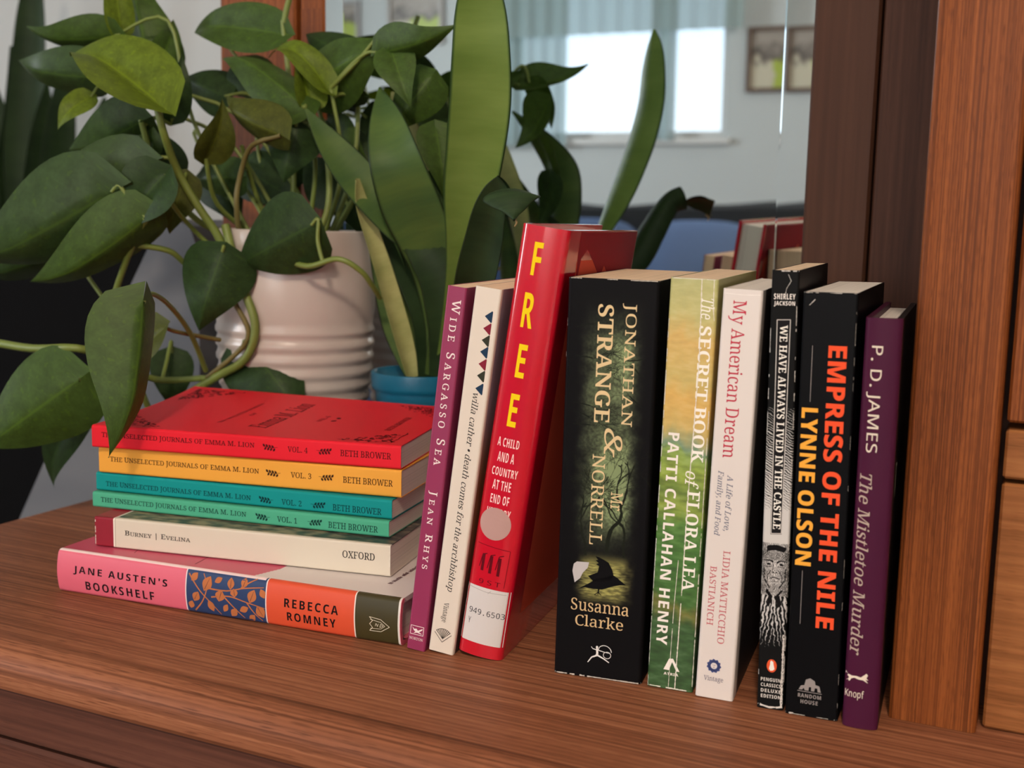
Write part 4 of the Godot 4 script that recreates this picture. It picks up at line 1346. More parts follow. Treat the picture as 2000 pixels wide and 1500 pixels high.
	im.fill_rect(Rect2i(0, 0, 590, 3), Color("#f2d9d6"))
	var cov := Image.create(128, 256, false, Image.FORMAT_RGB8)
	cov.fill(Color("#d8cfca"))
	cov.fill_rect(Rect2i(0, 0, 128, 158), Color("#c34e66"))
	for x in 8: cov.fill_rect(Rect2i(0, 150 + x, x * 2, 1), Color("#d8cfca"))
	B = book("austen", "pink hardcover with blue leaf panel and orange author panel, bottom of the stack", tex_mat("panelled spine", im, 0.4), tex_mat("pink jacket", cov, 0.4), mat("pink back", Color("#d96478"), 0.4), white, {"hard": true, "bulge": 0.0022, "round": 0.0022, "depth": 0.155, "y": 0.0})
	I = spine_ink(B, 0.0001)
	var stems := [[[96, 24], [104, 15], [112, 8], [118, 2]], [[100, 2], [106, 9], [109, 18], [106, 25]], [[109, 17], [122, 17], [134, 20], [147, 22]], [[112, 12], [124, 14], [136, 12], [148, 10]], [[120, 14], [128, 7], [134, 2]], [[136, 12], [141, 6], [146, 2]], [[132, 20], [138, 24], [142, 26]]]
	for s in stems:
		var q := []
		for p in s: q.append(Vector2(p[0], p[1]))
		I.line(curve(q, 5), 0.9, 0.5)
	for l in [[98, 20, 102, 25, .34], [107, 15, 111, 24, .34], [100, 8, 103, 14, .4], [113, 3, 110, 10, .3], [119, 17, 117, 10, .45], [125, 18, 125, 25, .34], [128, 14, 127, 19, .5], [133, 20, 135, 26, .36], [129, 7, 125, 2, .36], [138, 12, 141, 20, .36], [131, 6, 137, 9, .3], [143, 11, 147, 4, .4], [141, 5, 137, 0.6, .34], [145, 21, 148, 16, .36], [97, 3, 98.6, 8, .4], [120, 4, 123, 9, .3], [114, 21, 119, 24, .3]]:
		I.leaf(Vector2(l[0], l[1]), Vector2(l[2], l[3]), l[4])
	obj("leaf_print", I.mb, ink("#b46c42"), B.root)
	I = spine_ink(B, 0.00013)
	for l in [[107.4, 16, 110.4, 22.6], [100.3, 9, 102.4, 13], [119, 16, 117.4, 11], [125, 19, 125, 24], [133.4, 21, 134.6, 25], [138.4, 13, 140.6, 19], [143.4, 10, 146.4, 5], [128, 15, 127.2, 18.4]]:
		I.line([Vector2(l[0], l[1]), Vector2(l[2], l[3])], 0.3, 0.15)
	obj("leaf_vein_print", I.mb, ink("#2f2a3a"), B.root)
	I = spine_ink(B, 0.0001)
	I.line([Vector2(215, 15), Vector2(222, 14.2), Vector2(227.4, 10.6), Vector2(222, 7.2), Vector2(215, 7.0), Vector2(217, 9.0), Vector2(215.2, 11.0), Vector2(217, 13.0), Vector2(215, 15)], 0.3)
	I.line([Vector2(215.6, 13.6), Vector2(222, 12.6), Vector2(224.6, 10.7), Vector2(222, 8.8), Vector2(215.6, 8.4)], 0.25)
	I.line([Vector2(218.6, 10.0), Vector2(219.2, 11.8), Vector2(220.0, 9.9), Vector2(220.6, 11.6)], 0.25)
	I.line([Vector2(221.4, 9.6), Vector2(222.0, 11.6), Vector2(223.6, 10.6), Vector2(221.4, 9.6)], 0.25)
	obj("publisher_emblem", I.mb, ink("#d8cfba"), B.root)
	I = cover_ink(B, 0.0001)
	for k in 40:
		var a := 22.0 + k * 1.5
		if rng.randf() < 0.14: continue
		I.rect(a, 17.2, a + 1.1, 17.2 + rng.randf_range(1.6, 2.8))
	I.line([Vector2(12, 187), Vector2(26, 192), Vector2(40, 200)], 0.4)
	I.line([Vector2(8, 140), Vector2(30, 142)], 0.5)
	obj("cover_print", I.mb, ink("#5b3a40"), B.root)

	im = Image.create(782, 76, false, Image.FORMAT_RGB8)
	im.fill(Color("#d3c9b7"))
	im.fill_rect(Rect2i(0, 0, 52, 76), Color("#8a1226"))
	im.fill_rect(Rect2i(52, 0, 3, 76), Color("#eee6da"))
	im.fill_rect(Rect2i(57, 0, 1, 76), Color("#8a7f6c"))
	cov = Image.create(128, 256, false, Image.FORMAT_RGB8)
	var n := noise(55, 0.05, 4)
	for y in 256:
		for x in 128:
			var k := n.get_noise_2d(x * 3.0, y)
			cov.set_pixel(x, y, Color("#a1122c") if y < 17 else Color("#e9e0d2") if y < 19 else Color("#8f8066").lerp(Color("#2c2b2c"), clampf(0.3 + k * 1.2 + smoothstep(150, 240, float(y)) * 0.5, 0, 1)))
	B = book("evelina", "cream paperback with a crimson band, second from the bottom of the stack", tex_mat("banded spine", im, 0.45), tex_mat("engraved cover", cov, 0.4), mat("cream back", Color("#d3c9b7"), 0.45), grey, {"depth": 0.129, "y": 0.0272})
	I = spine_ink(B, 0.0001)
	wear(I, [Vector2(195.0, 0.5), Vector2(195.0, 18)], 0.3, 0.2)
	wear(I, [Vector2(0.4, 0.4), Vector2(0.4, 18)], 0.4, 0.3)
	stuff("worn_edge", I.mb, ink("#efe8da"), B.root)

	var y := 0.0272 + 0.0186 + 0.0004
	for r in [["v1", "#4ba483", "mint green paperback, third from the bottom of the stack on the cream one", "mint"], ["v2", "#128a89", "teal paperback lying between the mint and the amber ones", "teal"], ["v3", "#e3a040", "amber yellow paperback lying just under the red one", "amber"], ["v4", "#da2230", "red paperback with black filigree corners, topmost of the stack", "red"]]:
		var card := mat(r[3] + " card", Color(r[1]), 0.45, 0.25)
		B = book(r[0], r[2], card, card, card, grey, {"depth": 0.133, "y": y, "group": "journal volumes in the stack", "round": 0.0016, "spring": 0.007 if r[0] == "v4" else 0.0})
		y += B.w + 0.0005
		I = spine_ink(B, 0.0001)
		var dark: String = {"v1": "#123a33", "v2": "#0c3336", "v3": "#3a2414", "v4": "#471416"}[r[0]]
		for s in [[120.9, 1.0], [155.2, -1.0]]:
			I = spine_ink(B, 0.0001)
			var c := Vector2(s[0], {"v1": 4.5, "v2": 4.2, "v3": 8.5, "v4": 7.5}[r[0]])
			I.line([c + Vector2(-4.6 * s[1], 0.9), c + Vector2(0, 0.1), c + Vector2(4.6 * s[1], 0.6)], 0.3, 0.22)
			for k in 4:
				var b := c + Vector2((-3.6 + k * 1.9) * s[1], 0.5 - 0.2 * k)
				I.leaf(b, b + Vector2(-1.4 * s[1], 1.9), 0.3)
				I.leaf(b + Vector2(0.9 * s[1], 0), b + Vector2(-0.4 * s[1], -1.9), 0.3)
			obj("sprig_ornament", I.mb, ink(dark), B.root)
		if r[0] == "v4": journal_cover(B)

func journal_cover(B: Dictionary) -> void:   # filigree corners and faint title on the top of the stack; the cover springs, so the print follows it
	var f := func(u: float, v: float) -> Vector3:
		var a: float = clampf((u * 0.001 - 0.003) / (B.d - 0.003), 0, 1)
		return Vector3(B.w + 0.00012 + 0.007 * pow(a, 2.2) * (0.35 + 0.65 * v * 0.001 / B.h), v * 0.001, -u * 0.001)
	var I := Ink.new(f, Vector3(1, 0, 0), 3.0)
	for c in [[7.0, 196.0, 1.0, -1.0], [7.0, 8.0, 1.0, 1.0], [126.0, 196.0, -1.0, -1.0], [126.0, 8.0, -1.0, 1.0]]:
		for k in 230:
			var a := rng.randf()
			var b := rng.randf()
			if a + b > 1.0: continue
			var p := Vector2(c[0] + c[2] * a * 32.0, c[1] + c[3] * b * 36.0)
			var q := p + Vector2(rng.randf_range(-2.6, 2.6), rng.randf_range(-2.6, 2.6))
			if k % 3 == 0:
				var arc := []
				var r := rng.randf_range(0.8, 1.7)
				for j in 7: arc.append(p + Vector2(cos(j * 0.75), sin(j * 0.75)) * r * (1.0 - j * 0.08))
				I.line(arc, 0.42)
			else: I.leaf(p, q, 0.30)
		var side := []
		for j in 9: side.append(Vector2(c[0] + c[2] * j * 4.2, c[1] + c[3] * (0.6 + 0.6 * sin(j * 1.7))))
		I.line(side, 0.4)
		side = []
		for j in 9: side.append(Vector2(c[0] + c[2] * (0.6 + 0.6 * sin(j * 1.7)), c[1] + c[3] * j * 4.4))
		I.line(side, 0.4)
	stuff("filigree_print", I.mb, ink("#2c0709"), B.root)
	I = Ink.new(f, Vector3(1, 0, 0), 3.0)
	for t in [["THE UNSELECTED JOURNALS", 34.0, 100.0, 132.0, 135.5, "serif"], ["OF", 62.0, 71.0, 124.0, 127.0, "serif"], ["Emma M. Lion", 26.0, 108.0, 98.0, 112.0, "serif_i2"], ["VOL. 4", 58.0, 76.0, 74.0, 77.5, "serif"], ["BETH BROWER", 44.0, 90.0, 22.0, 26.0, "serif"]]:
		var tt := text_tris(t[0], t[5])
		for i in range(0, tt.size(), 3):
			var p := []
			for j in 3: p.append(Vector2(lerpf(t[1], t[2], tt[i + j].x), lerpf(t[3], t[4], tt[i + j].y)))
			I.t3(p[0], p[1], p[2])
	for s in [-1.0, 1.0]: I.leaf(Vector2(67 + s * 2, 66), Vector2(67 + s * 7, 68), 0.3)
	obj("cover_lettering", I.mb, ink("#45090e"), B.root)

# ---------------------------------------------------------------- plants on the desk
func pothos() -> void:
	var root := thing("potted_pothos", "leafy trailing pothos in a white ribbed ceramic pot behind the stack of books", "potted plant")
	var c := at(578, 700, -0.765)
	c.y = 0.0
	var glaze := mat("white glaze", Color("#c0b5ad"), 0.28)
	var prof := [Vector2(0.0, 0.0005), Vector2(0.040, 0.0005), Vector2(0.043, 0.004)]
	for k in 14:
		var y := 0.010 + k * 0.0105
		var r := 0.0445 + 0.0155 * smoothstep(0.0, 0.14, y)
		prof.append(Vector2(r + 0.0002, y - 0.0042))
		prof.append(Vector2(r + 0.0020, y - 0.0022))
		prof.append(Vector2(r + 0.0022, y + 0.0006))
		prof.append(Vector2(r + 0.0010, y + 0.0036))
	for p in [[0.0612, 0.154], [0.0622, 0.165], [0.0622, 0.182], [0.0608, 0.200], [0.0592, 0.216], [0.0586, 0.2215], [0.0578, 0.2228], [0.0566, 0.2220], [0.0560, 0.214], [0.0565, 0.200], [0.0, 0.200]]: prof.append(Vector2(p[0], p[1]))
	var mb := MB.new()
	mb.lathe(prof, 56)
	obj("pot", mb, glaze, root).position = c
	mb = MB.new()
	mb.lathe([Vector2(0.0562, 0.2005), Vector2(0.040, 0.207), Vector2(0.0, 0.209)], 24)
	obj("soil", mb, mat("potting soil", Color(0.10, 0.075, 0.055), 0.95), root).position = c
	var tex := leaf_texture()
	var M := {
		"b": leaf_mat("young leaf", Color("#6f8526"), tex, 0.48, 0.5), "m": leaf_mat("green leaf", Color("#4a652a"), tex, 0.48, 0.35), "d": leaf_mat("dark leaf", Color("#344d28"), tex, 0.5, 0.25),
		"o": leaf_mat("olive leaf", Color("#575f24"), tex, 0.5, 0.45), "p": leaf_mat("glossy leaf", Color("#435c32"), tex, 0.38, 0.3)}
	# base, tip (each a sight line and the depth it lies at), width in the same units, roll, fold, bow, tone
	var leaves := [
		[316, 208, -.655, 126, 78, -.668, 150, 33, .75, .05, "b"], [225, 70, -.72, 42, 66, -.70, 78, -35, -.3, .08, "m"], [236, 62, -.725, 214, -85, -.72, 58, 15, .4, .05, "b"],
		[302, 150, -.74, 254, -65, -.75, 112, -25, -.4, .05, "m"], [305, 138, -.73, 346, 34, -.75, 66, 20, .4, .05, "m"], [188, 152, -.70, 18, 126, -.69, 100, -25, -.3, .06, "p"],
		[178, 190, -.69, 108, 248, -.67, 62, 40, .4, .10, "b"], [278, 236, -.68, 128, 304, -.67, 108, -20, -.35, .07, "p"], [336, 230, -.71, 359, 106, -.71, 58, 15, .5, .05, "d"],
		[550, 66, -.77, 358, 52, -.78, 96, 20, .45, .06, "m"], [592, 208, -.73, 424, 92, -.74, 92, 25, -.45, .09, "m"], [602, 210, -.74, 579, 102, -.74, 74, 35, .7, .05, "b"],
		[602, 172, -.76, 758, 76, -.745, 132, -20, -.35, .05, "m"], [642, 178, -.75, 522, 98, -.75, 62, 35, .5, .28, "b"], [742, 104, -.745, 884, 60, -.735, 84, 20, -.4, .05, "m"],
		[764, 98, -.745, 800, 204, -.735, 80, 0, .4, .05, "m"], [690, 190, -.77, 452, 206, -.77, 72, -35, -.35, .05, "p"], [402, 308, -.70, 440, 196, -.70, 80, 30, .5, .10, "o"],
		[550, 264, -.70, 424, 190, -.71, 84, -30, -.5, .10, "o"], [578, 248, -.73, 552, 354, -.72, 102, 10, -.3, .05, "d"], [345, 337, -.70, 298, 248, -.70, 62, 0, .3, .05, "d"],
		[300, 302, -.69, 268, 214, -.69, 54, -20, .4, .05, "m"], [282, 322, -.66, 8, 430, -.63, 128, -22, -.55, .10, "p"], [218, 375, -.63, -75, 530, -.60, 190, -15, -.35, .06, "p"],
		[324, 338, -.65, 238, 452, -.64, 118, 25, .6, .06, "d"], [288, 425, -.64, 54, 572, -.615, 128, -25, -.5, .08, "m"], [110, 495, -.66, -60, 545, -.65, 110, -30, -.3, .05, "d"],
		[608, 440, -.70, 456, 522, -.69, 158, 0, -.2, .05, "d"], [434, 492, -.68, 384, 648, -.67, 140, 10, -.3, .05, "d"], [478, 664, -.712, 594, 816, -.706, 158, 0, -.2, .05, "d"],
		[279, 588, -.545, 234, 896, -.520, 150, -32, -.70, .05, "m"], [152, 742, -.60, -45, 885, -.58, 175, 0, -.25, .05, "m"], [180, 742, -.65, 80, 965, -.66, 92, 30, .3, .05, "d"],
		[335, 690, -.72, 338, 805, -.72, 80, 0, .2, .05, "d"], [322, 640, -.64, 243, 732, -.64, 90, 50, .5, .05, "o"], [468, 345, -.74, 366, 352, -.74, 76, 0, -.3, .05, "p"],
		[440, 188, -.79, 348, 148, -.79, 88, 0, -.3, .05, "d"], [362, 345, -.69, 328, 458, -.685, 78, 10, .3, .05, "o"], [520, 205, -.79, 612, 290, -.79, 110, 20, -.2, .05, "d"],
		[700, 330, -.80, 640, 215, -.80, 90, 10, .2, .05, "d"], [480, 330, -.79, 590, 400, -.79, 100, 0, .2, .05, "d"], [665, 330, -.80, 705, 460, -.80, 96, 0, .2, .05, "d"],
		[842, 150, -.76, 760, 262, -.752, 96, 10, -.3, .08, "m"], [850, 250, -.77, 868, 380, -.762, 84, -15, .3, .06, "m"], [690, 120, -.80, 590, 60, -.80, 90, 10, -.3, .06, "d"],
		[640, 250, -.79, 720, 330, -.79, 92, 15, .3, .06, "m"], [470, 120, -.80, 540, 200, -.80, 96, -10, -.3, .06, "d"], [560, 300, -.80, 500, 410, -.80, 100, 10, -.3, .06, "d"],
		[660, 385, -.80, 590, 300, -.80, 92, -10, .3, .06, "d"], [410, 330, -.79, 470, 440, -.785, 90, 0, -.3, .06, "d"], [240, 255, -.72, 320, 350, -.72, 84, 20, .4, .06, "d"],
		[880, 330, -.775, 850, 450, -.77, 80, 10, .3, .06, "d"]]
	for l in leaves:
		var a := at(l[0], l[1], l[2])
		var b := at(l[3], l[4], l[5])
		obj("leaf", leaf_shape(a, b, l[6] / per_m((a + b) / 2), l[7], l[8], l[9]), M[l[10]], root)
	var stem := mat("green stem", Color("#6d7c36"), 0.5)
	var bark := mat("brown stem", Color("#6b6132"), 0.55)
	var vines := [
		[[[306, 205, -.655], [320, 262, -.66], [346, 332, -.68], [386, 402, -.69], [424, 458, -.70], [442, 500, -.705]], 7.5, 9.0, stem],
		[[[440, 440, -.705], [466, 540, -.70], [498, 632, -.70], [480, 700, -.70], [420, 738, -.70], [330, 792, -.70]], 9.0, 8.0, stem],
		[[[428, 500, -.69], [456, 585, -.695], [484, 662, -.70], [404, 738, -.70]], 5.5, 5.0, bark], [[[-190, 690, -.635], [-70, 664, -.62], [60, 680, -.61], [150, 680, -.605], [215, 700, -.64], [300, 740, -.69], [404, 738, -.70]], 8.5, 6.0, stem],
		[[[550, 264, -.70], [492, 285, -.712], [470, 340, -.72], [462, 400, -.72], [476, 470, -.73], [540, 490, -.745]], 5.0, 6.0, bark], [[[628, 232, -.76], [642, 330, -.755], [641, 400, -.75], [624, 448, -.745], [592, 476, -.75]], 6.0, 7.0, stem],
		[[[600, 208, -.74], [616, 330, -.755], [600, 470, -.765]], 4.0, 5.0, stem], [[[646, 172, -.75], [668, 330, -.76], [630, 470, -.77]], 4.0, 5.0, stem], [[[552, 40, -.77], [572, 250, -.77], [572, 470, -.77]], 5.0, 6.0, stem],
		[[[402, 308, -.70], [425, 400, -.72], [510, 470, -.755]], 4.5, 5.0, stem], [[[700, 180, -.79], [690, 330, -.78], [640, 470, -.77]], 4.5, 5.0, stem], [[[555, 45, -.77], [562, 10, -.77], [578, -40, -.77]], 6.0, 6.0, stem],
		[[[540, 500, -.715], [600, 520, -.704], [660, 506, -.702], [705, 530, -.712], [728, 560, -.725], [742, 582, -.738]], 6.0, 5.0, stem], [[[279, 592, -.545], [296, 574, -.57], [330, 596, -.62], [372, 652, -.66], [402, 724, -.69]], 4.5, 5.5, stem],
		[[[322, 640, -.64], [345, 648, -.65], [385, 656, -.67], [430, 664, -.69]], 4.0, 4.5, bark], [[[262, 715, -.64], [280, 772, -.66], [312, 850, -.69]], 6.0, 6.0, stem], [[[285, 425, -.64], [250, 500, -.65], [215, 600, -.66], [200, 640, -.66]], 7.0, 6.0, stem],
		[[[324, 338, -.65], [338, 400, -.67], [400, 470, -.70], [436, 490, -.70]], 4.0, 5.0, stem], [[[262, 478, -.65], [330, 490, -.67], [372, 520, -.69], [430, 512, -.70]], 6.0, 5.5, stem],
		[[[276, 238, -.68], [300, 320, -.69], [330, 372, -.70], [400, 440, -.72], [500, 470, -.755]], 6.0, 6.0, stem], [[[152, 742, -.60], [190, 730, -.62], [240, 690, -.65], [300, 660, -.68]], 4.5, 5.0, bark],
		[[[472, 285, -.74], [500, 380, -.76], [540, 470, -.77]], 4.5, 5.0, stem], [[[762, 195, -.81], [720, 330, -.80], [650, 460, -.78]], 5.0, 6.0, stem]]
	var nodes := []
	for v in vines:
		var pts := px_path(v[0])
		mb = MB.new()
		mb.tube(pts, v[1] / per_m(pts[0]), v[2] / per_m(pts[-1]))
		obj("stem", mb, v[3], root)
		nodes.append_array(pts)
	# every leaf hangs on a stalk of its own, from the nearest vine or from the crown of the plant
	for l in leaves:
		var b := at(l[0], l[1], l[2])
		var away := (b - at(l[3], l[4], l[5])).normalized()
		var near: Vector3 = nodes[0]
		for q: Vector3 in nodes:
			if q.distance_to(b) < near.distance_to(b) and q.y < b.y + 0.02: near = q
		if near.distance_to(b) < 0.006 or l[0] > 800: continue   # those lie among the sword leaves
		if near.distance_to(b) > 0.075: near = c + Vector3(rng.randf_range(-0.035, 0.035), 0.207, rng.randf_range(-0.03, 0.03))
		var d := near.distance_to(b)
		mb = MB.new()
		mb.tube(curve([b, b + away * d * 0.22 + Vector3(0, 0.06 * d, 0), near + (b - near) * 0.45 + Vector3(0, 0.12 * d, 0), near], 5), 0.0013, 0.0017, 6)
		obj("leaf_stalk", mb, stem, root)

func snake_plant() -> void:
	var root := thing("potted_snake_plant", "upright snake plant with broad sword leaves in a small blue pot before the mirror", "potted plant")
	var c := at(822, 735, -0.775)
	c.y = 0.0
	var mb := MB.new()
	mb.lathe([Vector2(0.0, 0.0005), Vector2(0.026, 0.0005), Vector2(0.0275, 0.002), Vector2(0.0345, 0.104), Vector2(0.0368, 0.105), Vector2(0.0375, 0.108), Vector2(0.0380, 0.1175), Vector2(0.0370, 0.1185), Vector2(0.0355, 0.1180), Vector2(0.0345, 0.106), Vector2(0.0, 0.105)], 44)
	obj("pot", mb, mat("blue glaze", Color("#12607e"), 0.35), root).position = c
	mb = MB.new()
	mb.lathe([Vector2(0.0346, 0.1055), Vector2(0.02, 0.109), Vector2(0.0, 0.110)], 20)
	obj("soil", mb, mat("potting soil", Color(0.10, 0.075, 0.055), 0.95), root).position = c
	var band := StandardMaterial3D.new()
	var make := func(key: String, edge: String, body: String, strip: String, sd: int) -> StandardMaterial3D:
		var m := mat(key, Color.WHITE, 0.5, 0.3)
		m.albedo_texture = strap_texture(Color(edge), Color(body), Color(strip), sd)
		m.backlight_enabled = true
		m.backlight = Color(0.12, 0.12, 0.06)
		return m
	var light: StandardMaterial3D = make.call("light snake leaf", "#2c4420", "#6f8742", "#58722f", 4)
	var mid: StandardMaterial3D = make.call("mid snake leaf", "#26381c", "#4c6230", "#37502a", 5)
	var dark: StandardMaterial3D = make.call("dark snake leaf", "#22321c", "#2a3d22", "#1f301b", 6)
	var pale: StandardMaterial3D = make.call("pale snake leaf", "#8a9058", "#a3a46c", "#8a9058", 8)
	for s in [
		[[[862, 735, 16, -.77], [878, 640, 18, -.757], [890, 540, 20, -.742], [900, 470, 30, -.731], [915, 380, 50, -.720], [928, 290, 58, -.711], [937, 200, 61, -.703], [939, 110, 58, -.696], [938, 20, 50, -.693], [935, -45, 32, -.690], [932, -92, 4, -.688]], -.770, -.735, 6, .25, light],
		[[[850, 735, 18, -.77], [862, 640, 32, -.768], [852, 540, 44, -.757], [832, 470, 54, -.745], [802, 395, 60, -.730], [772, 310, 52, -.719], [754, 235, 34, -.731], [742, 172, 3, -.752]], -.770, -.745, -14, .35, mid],
		[[[842, 730, 14], [856, 600, 22], [824, 490, 32], [768, 425, 40], [700, 350, 40], [645, 282, 28], [597, 213, 3]], -.765, -.72, 18, .30, mid],
		[[[846, 735, 14], [850, 560, 22], [834, 420, 38], [805, 310, 38], [784, 235, 24], [766, 180, 3]], -.785, -.79, 0, .3, pale],
		[[[806, 738, 15], [786, 660, 21], [757, 560, 21], [732, 480, 19], [706, 400, 15], [698, 350, 5]], -.765, -.725, 30, .5, pale],
		[[[812, 738, 18], [782, 640, 34], [764, 540, 36], [742, 450, 24], [728, 390, 4]], -.772, -.755, -20, .4, mid],
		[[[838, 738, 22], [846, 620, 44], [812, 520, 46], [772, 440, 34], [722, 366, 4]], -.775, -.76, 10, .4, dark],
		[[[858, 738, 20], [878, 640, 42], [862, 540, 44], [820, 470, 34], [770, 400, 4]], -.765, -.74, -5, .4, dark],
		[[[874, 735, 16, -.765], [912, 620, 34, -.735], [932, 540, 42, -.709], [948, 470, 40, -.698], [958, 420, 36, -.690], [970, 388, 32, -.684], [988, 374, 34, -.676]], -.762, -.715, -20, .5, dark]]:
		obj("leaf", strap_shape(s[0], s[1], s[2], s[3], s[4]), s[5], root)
	obj("curled_leaf_tip", strap_shape([[999, 374, 40], [999, 382, 57], [1000, 392, 47], [1002, 406, 28], [1003, 420, 11], [1004, 430, 2]], -.664, -.650, 0, -.22), dark, root)
	mb = MB.new()
	mb.tube(px_path([[1003, 424, -.656], [1009, 434, -.655], [1005, 442, -.655]]), 0.0009, 0.0004, 5)
	obj("dry_tip", mb, mat("dry tip", Color("#a08a5c"), 0.8), root)

# ---------------------------------------------------------------- what stands left of the desk
func beside_the_desk() -> void:
	var grey := mat("grey upholstery", Color("#6d7075"), 0.9, 0.2)
	grey.rim_enabled = true
	grey.rim = 0.3
	var root := thing("armchair", "grey upholstered armchair with a slanting back, left behind the desk", "armchair")
	var o := PackedVector2Array([Vector2(-0.716, 0.20), Vector2(-0.726, 0.222), Vector2(-0.745, 0.228), Vector2(-0.768, 0.212), Vector2(-0.835, 0.105), Vector2(-0.905, 0.0), Vector2(-0.955, -0.085), Vector2(-1.0, -0.2), Vector2(-1.01, -0.36), Vector2(-0.716, -0.36)])
	var mb := MB.new()
	mb.extrude(o, -1.14, -0.85, func(p: Vector2, t: float) -> Vector3: return Vector3(p.x, p.y, t))
	obj("backrest", mb, grey, root)
	mb = MB.new()
	mb.bevel_box(Vector3(-1.42, -0.50, -0.93), Vector3(-0.716, -0.361, -0.85), 0.02)
	obj("arm", mb, grey, root)
	mb = MB.new()
	mb.bevel_box(Vector3(-1.42, -0.52, -1.14), Vector3(-1.015, -0.38, -0.935), 0.02)
	obj("seat", mb, grey, root)
	for x in [-1.38, -0.76]:
		mb = MB.new()
		mb.bevel_box(Vector3(x - 0.02, FLOOR, -0.91), Vector3(x + 0.02, -0.50, -0.87), 0.003)
		obj("leg", mb, mat("black wood", Color("#1b1816"), 0.6), root)
	var cab := thing("cabinet", "low black cabinet in the dark corner behind the trailing leaves at the left", "cabinet")
	mb = MB.new()
	mb.bevel_box(Vector3(-2.1, -0.37, -1.49), Vector3(-0.95, 0.19, -1.22), 0.004)
	obj("body", mb, mat("black lacquer", Color("#0b0b0c"), 0.8, 0.2), cab)
	for k in 2:
		mb = MB.new()
		mb.bevel_box(Vector3(-2.09 + k * 0.57, -0.36, -1.2198), Vector3(-1.53 + k * 0.57, 0.18, -1.214), 0.001)
		obj("door", mb, mat("black lacquer", Color("#0b0b0c"), 0.8, 0.2), cab)
	for x in [-2.05, -1.0]:
		mb = MB.new()
		mb.bevel_box(Vector3(x - 0.02, FLOOR, -1.42), Vector3(x + 0.02, -0.37, -1.38), 0.003)
		obj("leg", mb, mat("black lacquer", Color("#0b0b0c"), 0.8, 0.2), cab)
	var pl := thing("potted_snake_plant", "dark snake plant standing on the black cabinet at the far left edge", "potted plant")
	var c := Vector3(-1.40, 0.1905, -1.35)
	mb = MB.new()
	mb.lathe([Vector2(0.0, 0.0), Vector2(0.05, 0.0), Vector2(0.062, 0.055), Vector2(0.060, 0.057), Vector2(0.056, 0.050), Vector2(0.0, 0.048)], 32)
	obj("pot", mb, mat("black pot", Color("#101112"), 0.6), pl).position = c
	var shade: StandardMaterial3D = mats["dark snake leaf"]
	for s in [[[50, 440, 32], [50, 300, 40], [56, 150, 34], [62, 20, 26], [70, -120, 4]], [[90, 440, 26], [108, 330, 34], [122, 200, 24], [130, 105, 3]], [[20, 440, 30], [2, 340, 42], [-8, 250, 32], [-16, 150, 3]], [[70, 440, 26], [160, 360, 30], [190, 260, 22], [205, 190, 3]], [[60, 440, 24], [78, 350, 34], [84, 260, 26], [92, 160, 3]], [[30, 440, 26], [30, 330, 36], [34, 210, 26], [22, 90, 3]]]:
		obj("leaf", strap_shape(s, -1.35, -1.34, rng.randf_range(-25, 25), 0.35), shade, pl)

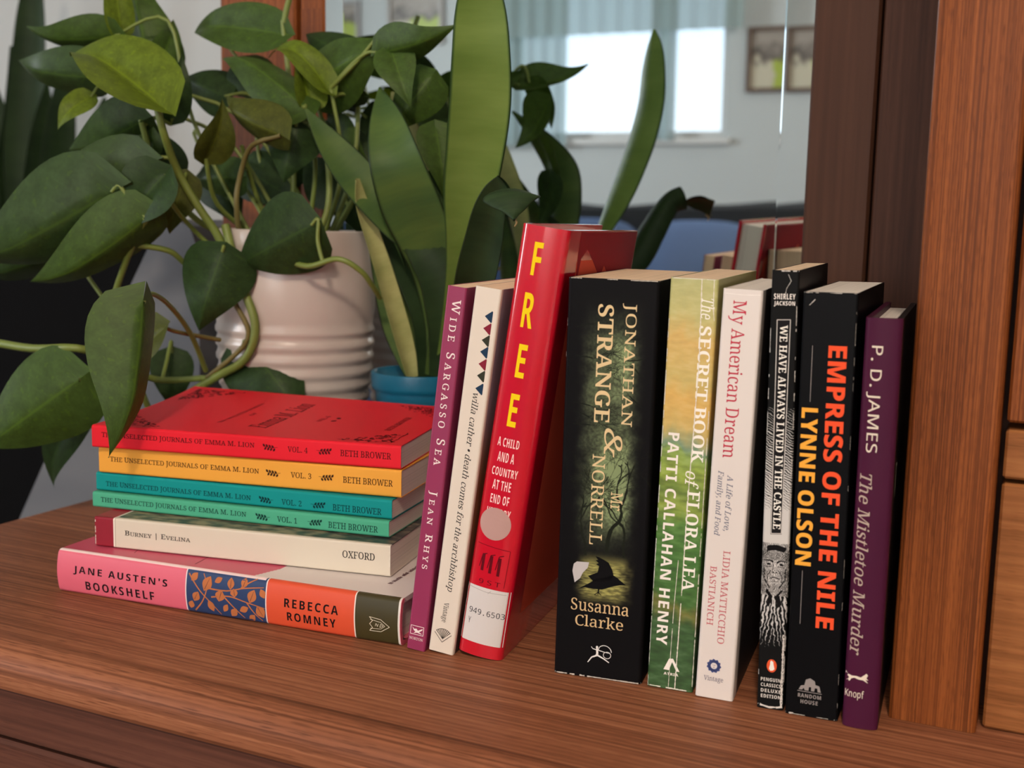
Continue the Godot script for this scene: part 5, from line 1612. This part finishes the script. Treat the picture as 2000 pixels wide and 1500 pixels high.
# ---------------------------------------------------------------- the far side of the room, seen in the mirror
func across_the_room() -> void:
	var blue := mat("blue sofa cloth", Color("#51688f"), 0.9, 0.2)
	var navy := mat("dark blanket", Color("#33363a"), 0.95, 0.2)
	var z := 2.0
	var root := thing("sofa", "blue sofa facing the desk, seen low in the mirror", "sofa")
	var mb := MB.new()
	mb.bevel_box(Vector3(-2.6, FLOOR + 0.1, z), Vector3(-0.2, -0.36, z + 0.75), 0.03)
	obj("seat", mb, blue, root)
	mb = MB.new()
	mb.bevel_box(Vector3(-2.6, -0.36, z + 0.45), Vector3(-0.2, 0.155, z + 0.75), 0.04)
	obj("backrest", mb, blue, root)
	for x in [-2.75, -0.2]:
		mb = MB.new()
		mb.bevel_box(Vector3(x, FLOOR + 0.1, z), Vector3(x + 0.15, -0.12, z + 0.75), 0.03)
		obj("arm", mb, blue, root)
	for x in [-2.7, -0.12]:
		for zz in [z + 0.06, z + 0.7]:
			mb = MB.new()
			mb.lathe([Vector2(0.0, 0.0), Vector2(0.015, 0.0), Vector2(0.024, 0.1), Vector2(0.0, 0.1)], 14)
			obj("leg", mb, oak_dark, root).position = Vector3(x, FLOOR, zz)
	mb = MB.new()
	var P := []
	for i in 60:
		var row := []
		var x := lerpf(-2.3, -0.3, i / 59.0)
		var lump := 0.02 * sin(x * 5.0) + 0.012 * sin(x * 13.0 + 1.0)
		for j in 13:
			var a := PI * j / 12.0
			row.append(Vector3(x, 0.157 + (0.028 + lump * 0.5) * sin(a) - (0.09 if j == 0 or j == 12 else 0.0), z + 0.6 - 0.175 * cos(a)))
		P.append(row)
	mb.grid(P)
	tag(obj("blanket", mb, navy), "dark blanket folded along the top of the blue sofa", "blanket")
	for k in [[-1.62, "#5a7098", "blue cushion at the left of the sofa, seen in the mirror"], [-1.185, "#637aa3", "blue cushion in the middle of the sofa, seen in the mirror"], [-0.74, "#b06a66", "dusty red cushion at the right of the sofa, seen in the mirror"]]:
		mb = MB.new()
		P = []
		for i in 17:
			var row := []
			for j in 25:
				var a := TAU * j / 24.0
				var t := i / 16.0 * 2.0 - 1.0
				var s := pow(1.0 - pow(absf(t), 3.0), 0.5)
				row.append(Vector3(t * 0.21, 0.21 * sin(a) * (0.9 + 0.1 * absf(sin(2.0 * a))) * pow(s, 0.35), 0.07 * cos(a) * s))
			P.append(row)
		mb.grid(P, true)
		var cu := obj("cushion", mb, mat("cushion " + k[1], Color(k[1]), 0.9, 0.2))
		tag(cu, k[2], "cushion", "cushions on the sofa")
		cu.position = Vector3(k[0], -0.06 if k[0] < -0.9 else -0.02, z + 0.32)
		cu.rotation.x = 0.25
	# pictures on the window wall
	for f in [[-1.615, 0.735, -1.30, 1.07, "#6d5a4e", "brown-framed picture with green on the wall right of the mirrored window"], [-3.82, 1.06, -3.44, 1.36, "#b9b4b0", "pale-framed picture in the top left of the mirror"], [-4.30, 1.08, -4.02, 1.34, "#a8a5a4", "small grey-framed picture at the mirror's upper left corner"]]:
		var pic := thing("picture_frame", f[5], "picture")
		var fr := mat("frame " + f[4], Color(f[4]), 0.5)
		var t := 0.022
		for r in [[f[0], f[1], f[0] + t, f[3]], [f[2] - t, f[1], f[2], f[3]], [f[0] + t, f[1], f[2] - t, f[1] + t], [f[0] + t, f[3] - t, f[2] - t, f[3]]]:
			mb = MB.new()
			mb.bevel_box(Vector3(r[0], r[1], 4.57), Vector3(r[2], r[3], 4.599), 0.003)
			obj("frame_side", mb, fr, pic)
		var im := Image.create(48, 48, false, Image.FORMAT_RGB8)
		var n := noise(int(f[0] * -100), 0.06, 3)
		for y in 48:
			for x in 48:
				var k := n.get_noise_2d(x, y)
				var low := smoothstep(20.0, 28.0, y + 10.0 * k)
				var top := Color("#a39a90").lerp(Color("#5e5650"), smoothstep(8.0, 24.0, y + 12.0 * k))
				im.set_pixel(x, y, top.lerp(Color("#a8b84e") if x < 26 + 14 * k else Color("#c9c2ac"), low))
		mb = MB.new()
		mb.quad(Vector3(f[2] - t, f[1] + t, 4.59), Vector3(f[0] + t, f[1] + t, 4.59), Vector3(f[0] + t, f[3] - t, 4.59), Vector3(f[2] - t, f[3] - t, 4.59))
		obj("print", mb, tex_mat("print %d" % int(f[0] * 100), im, 0.4), pic)
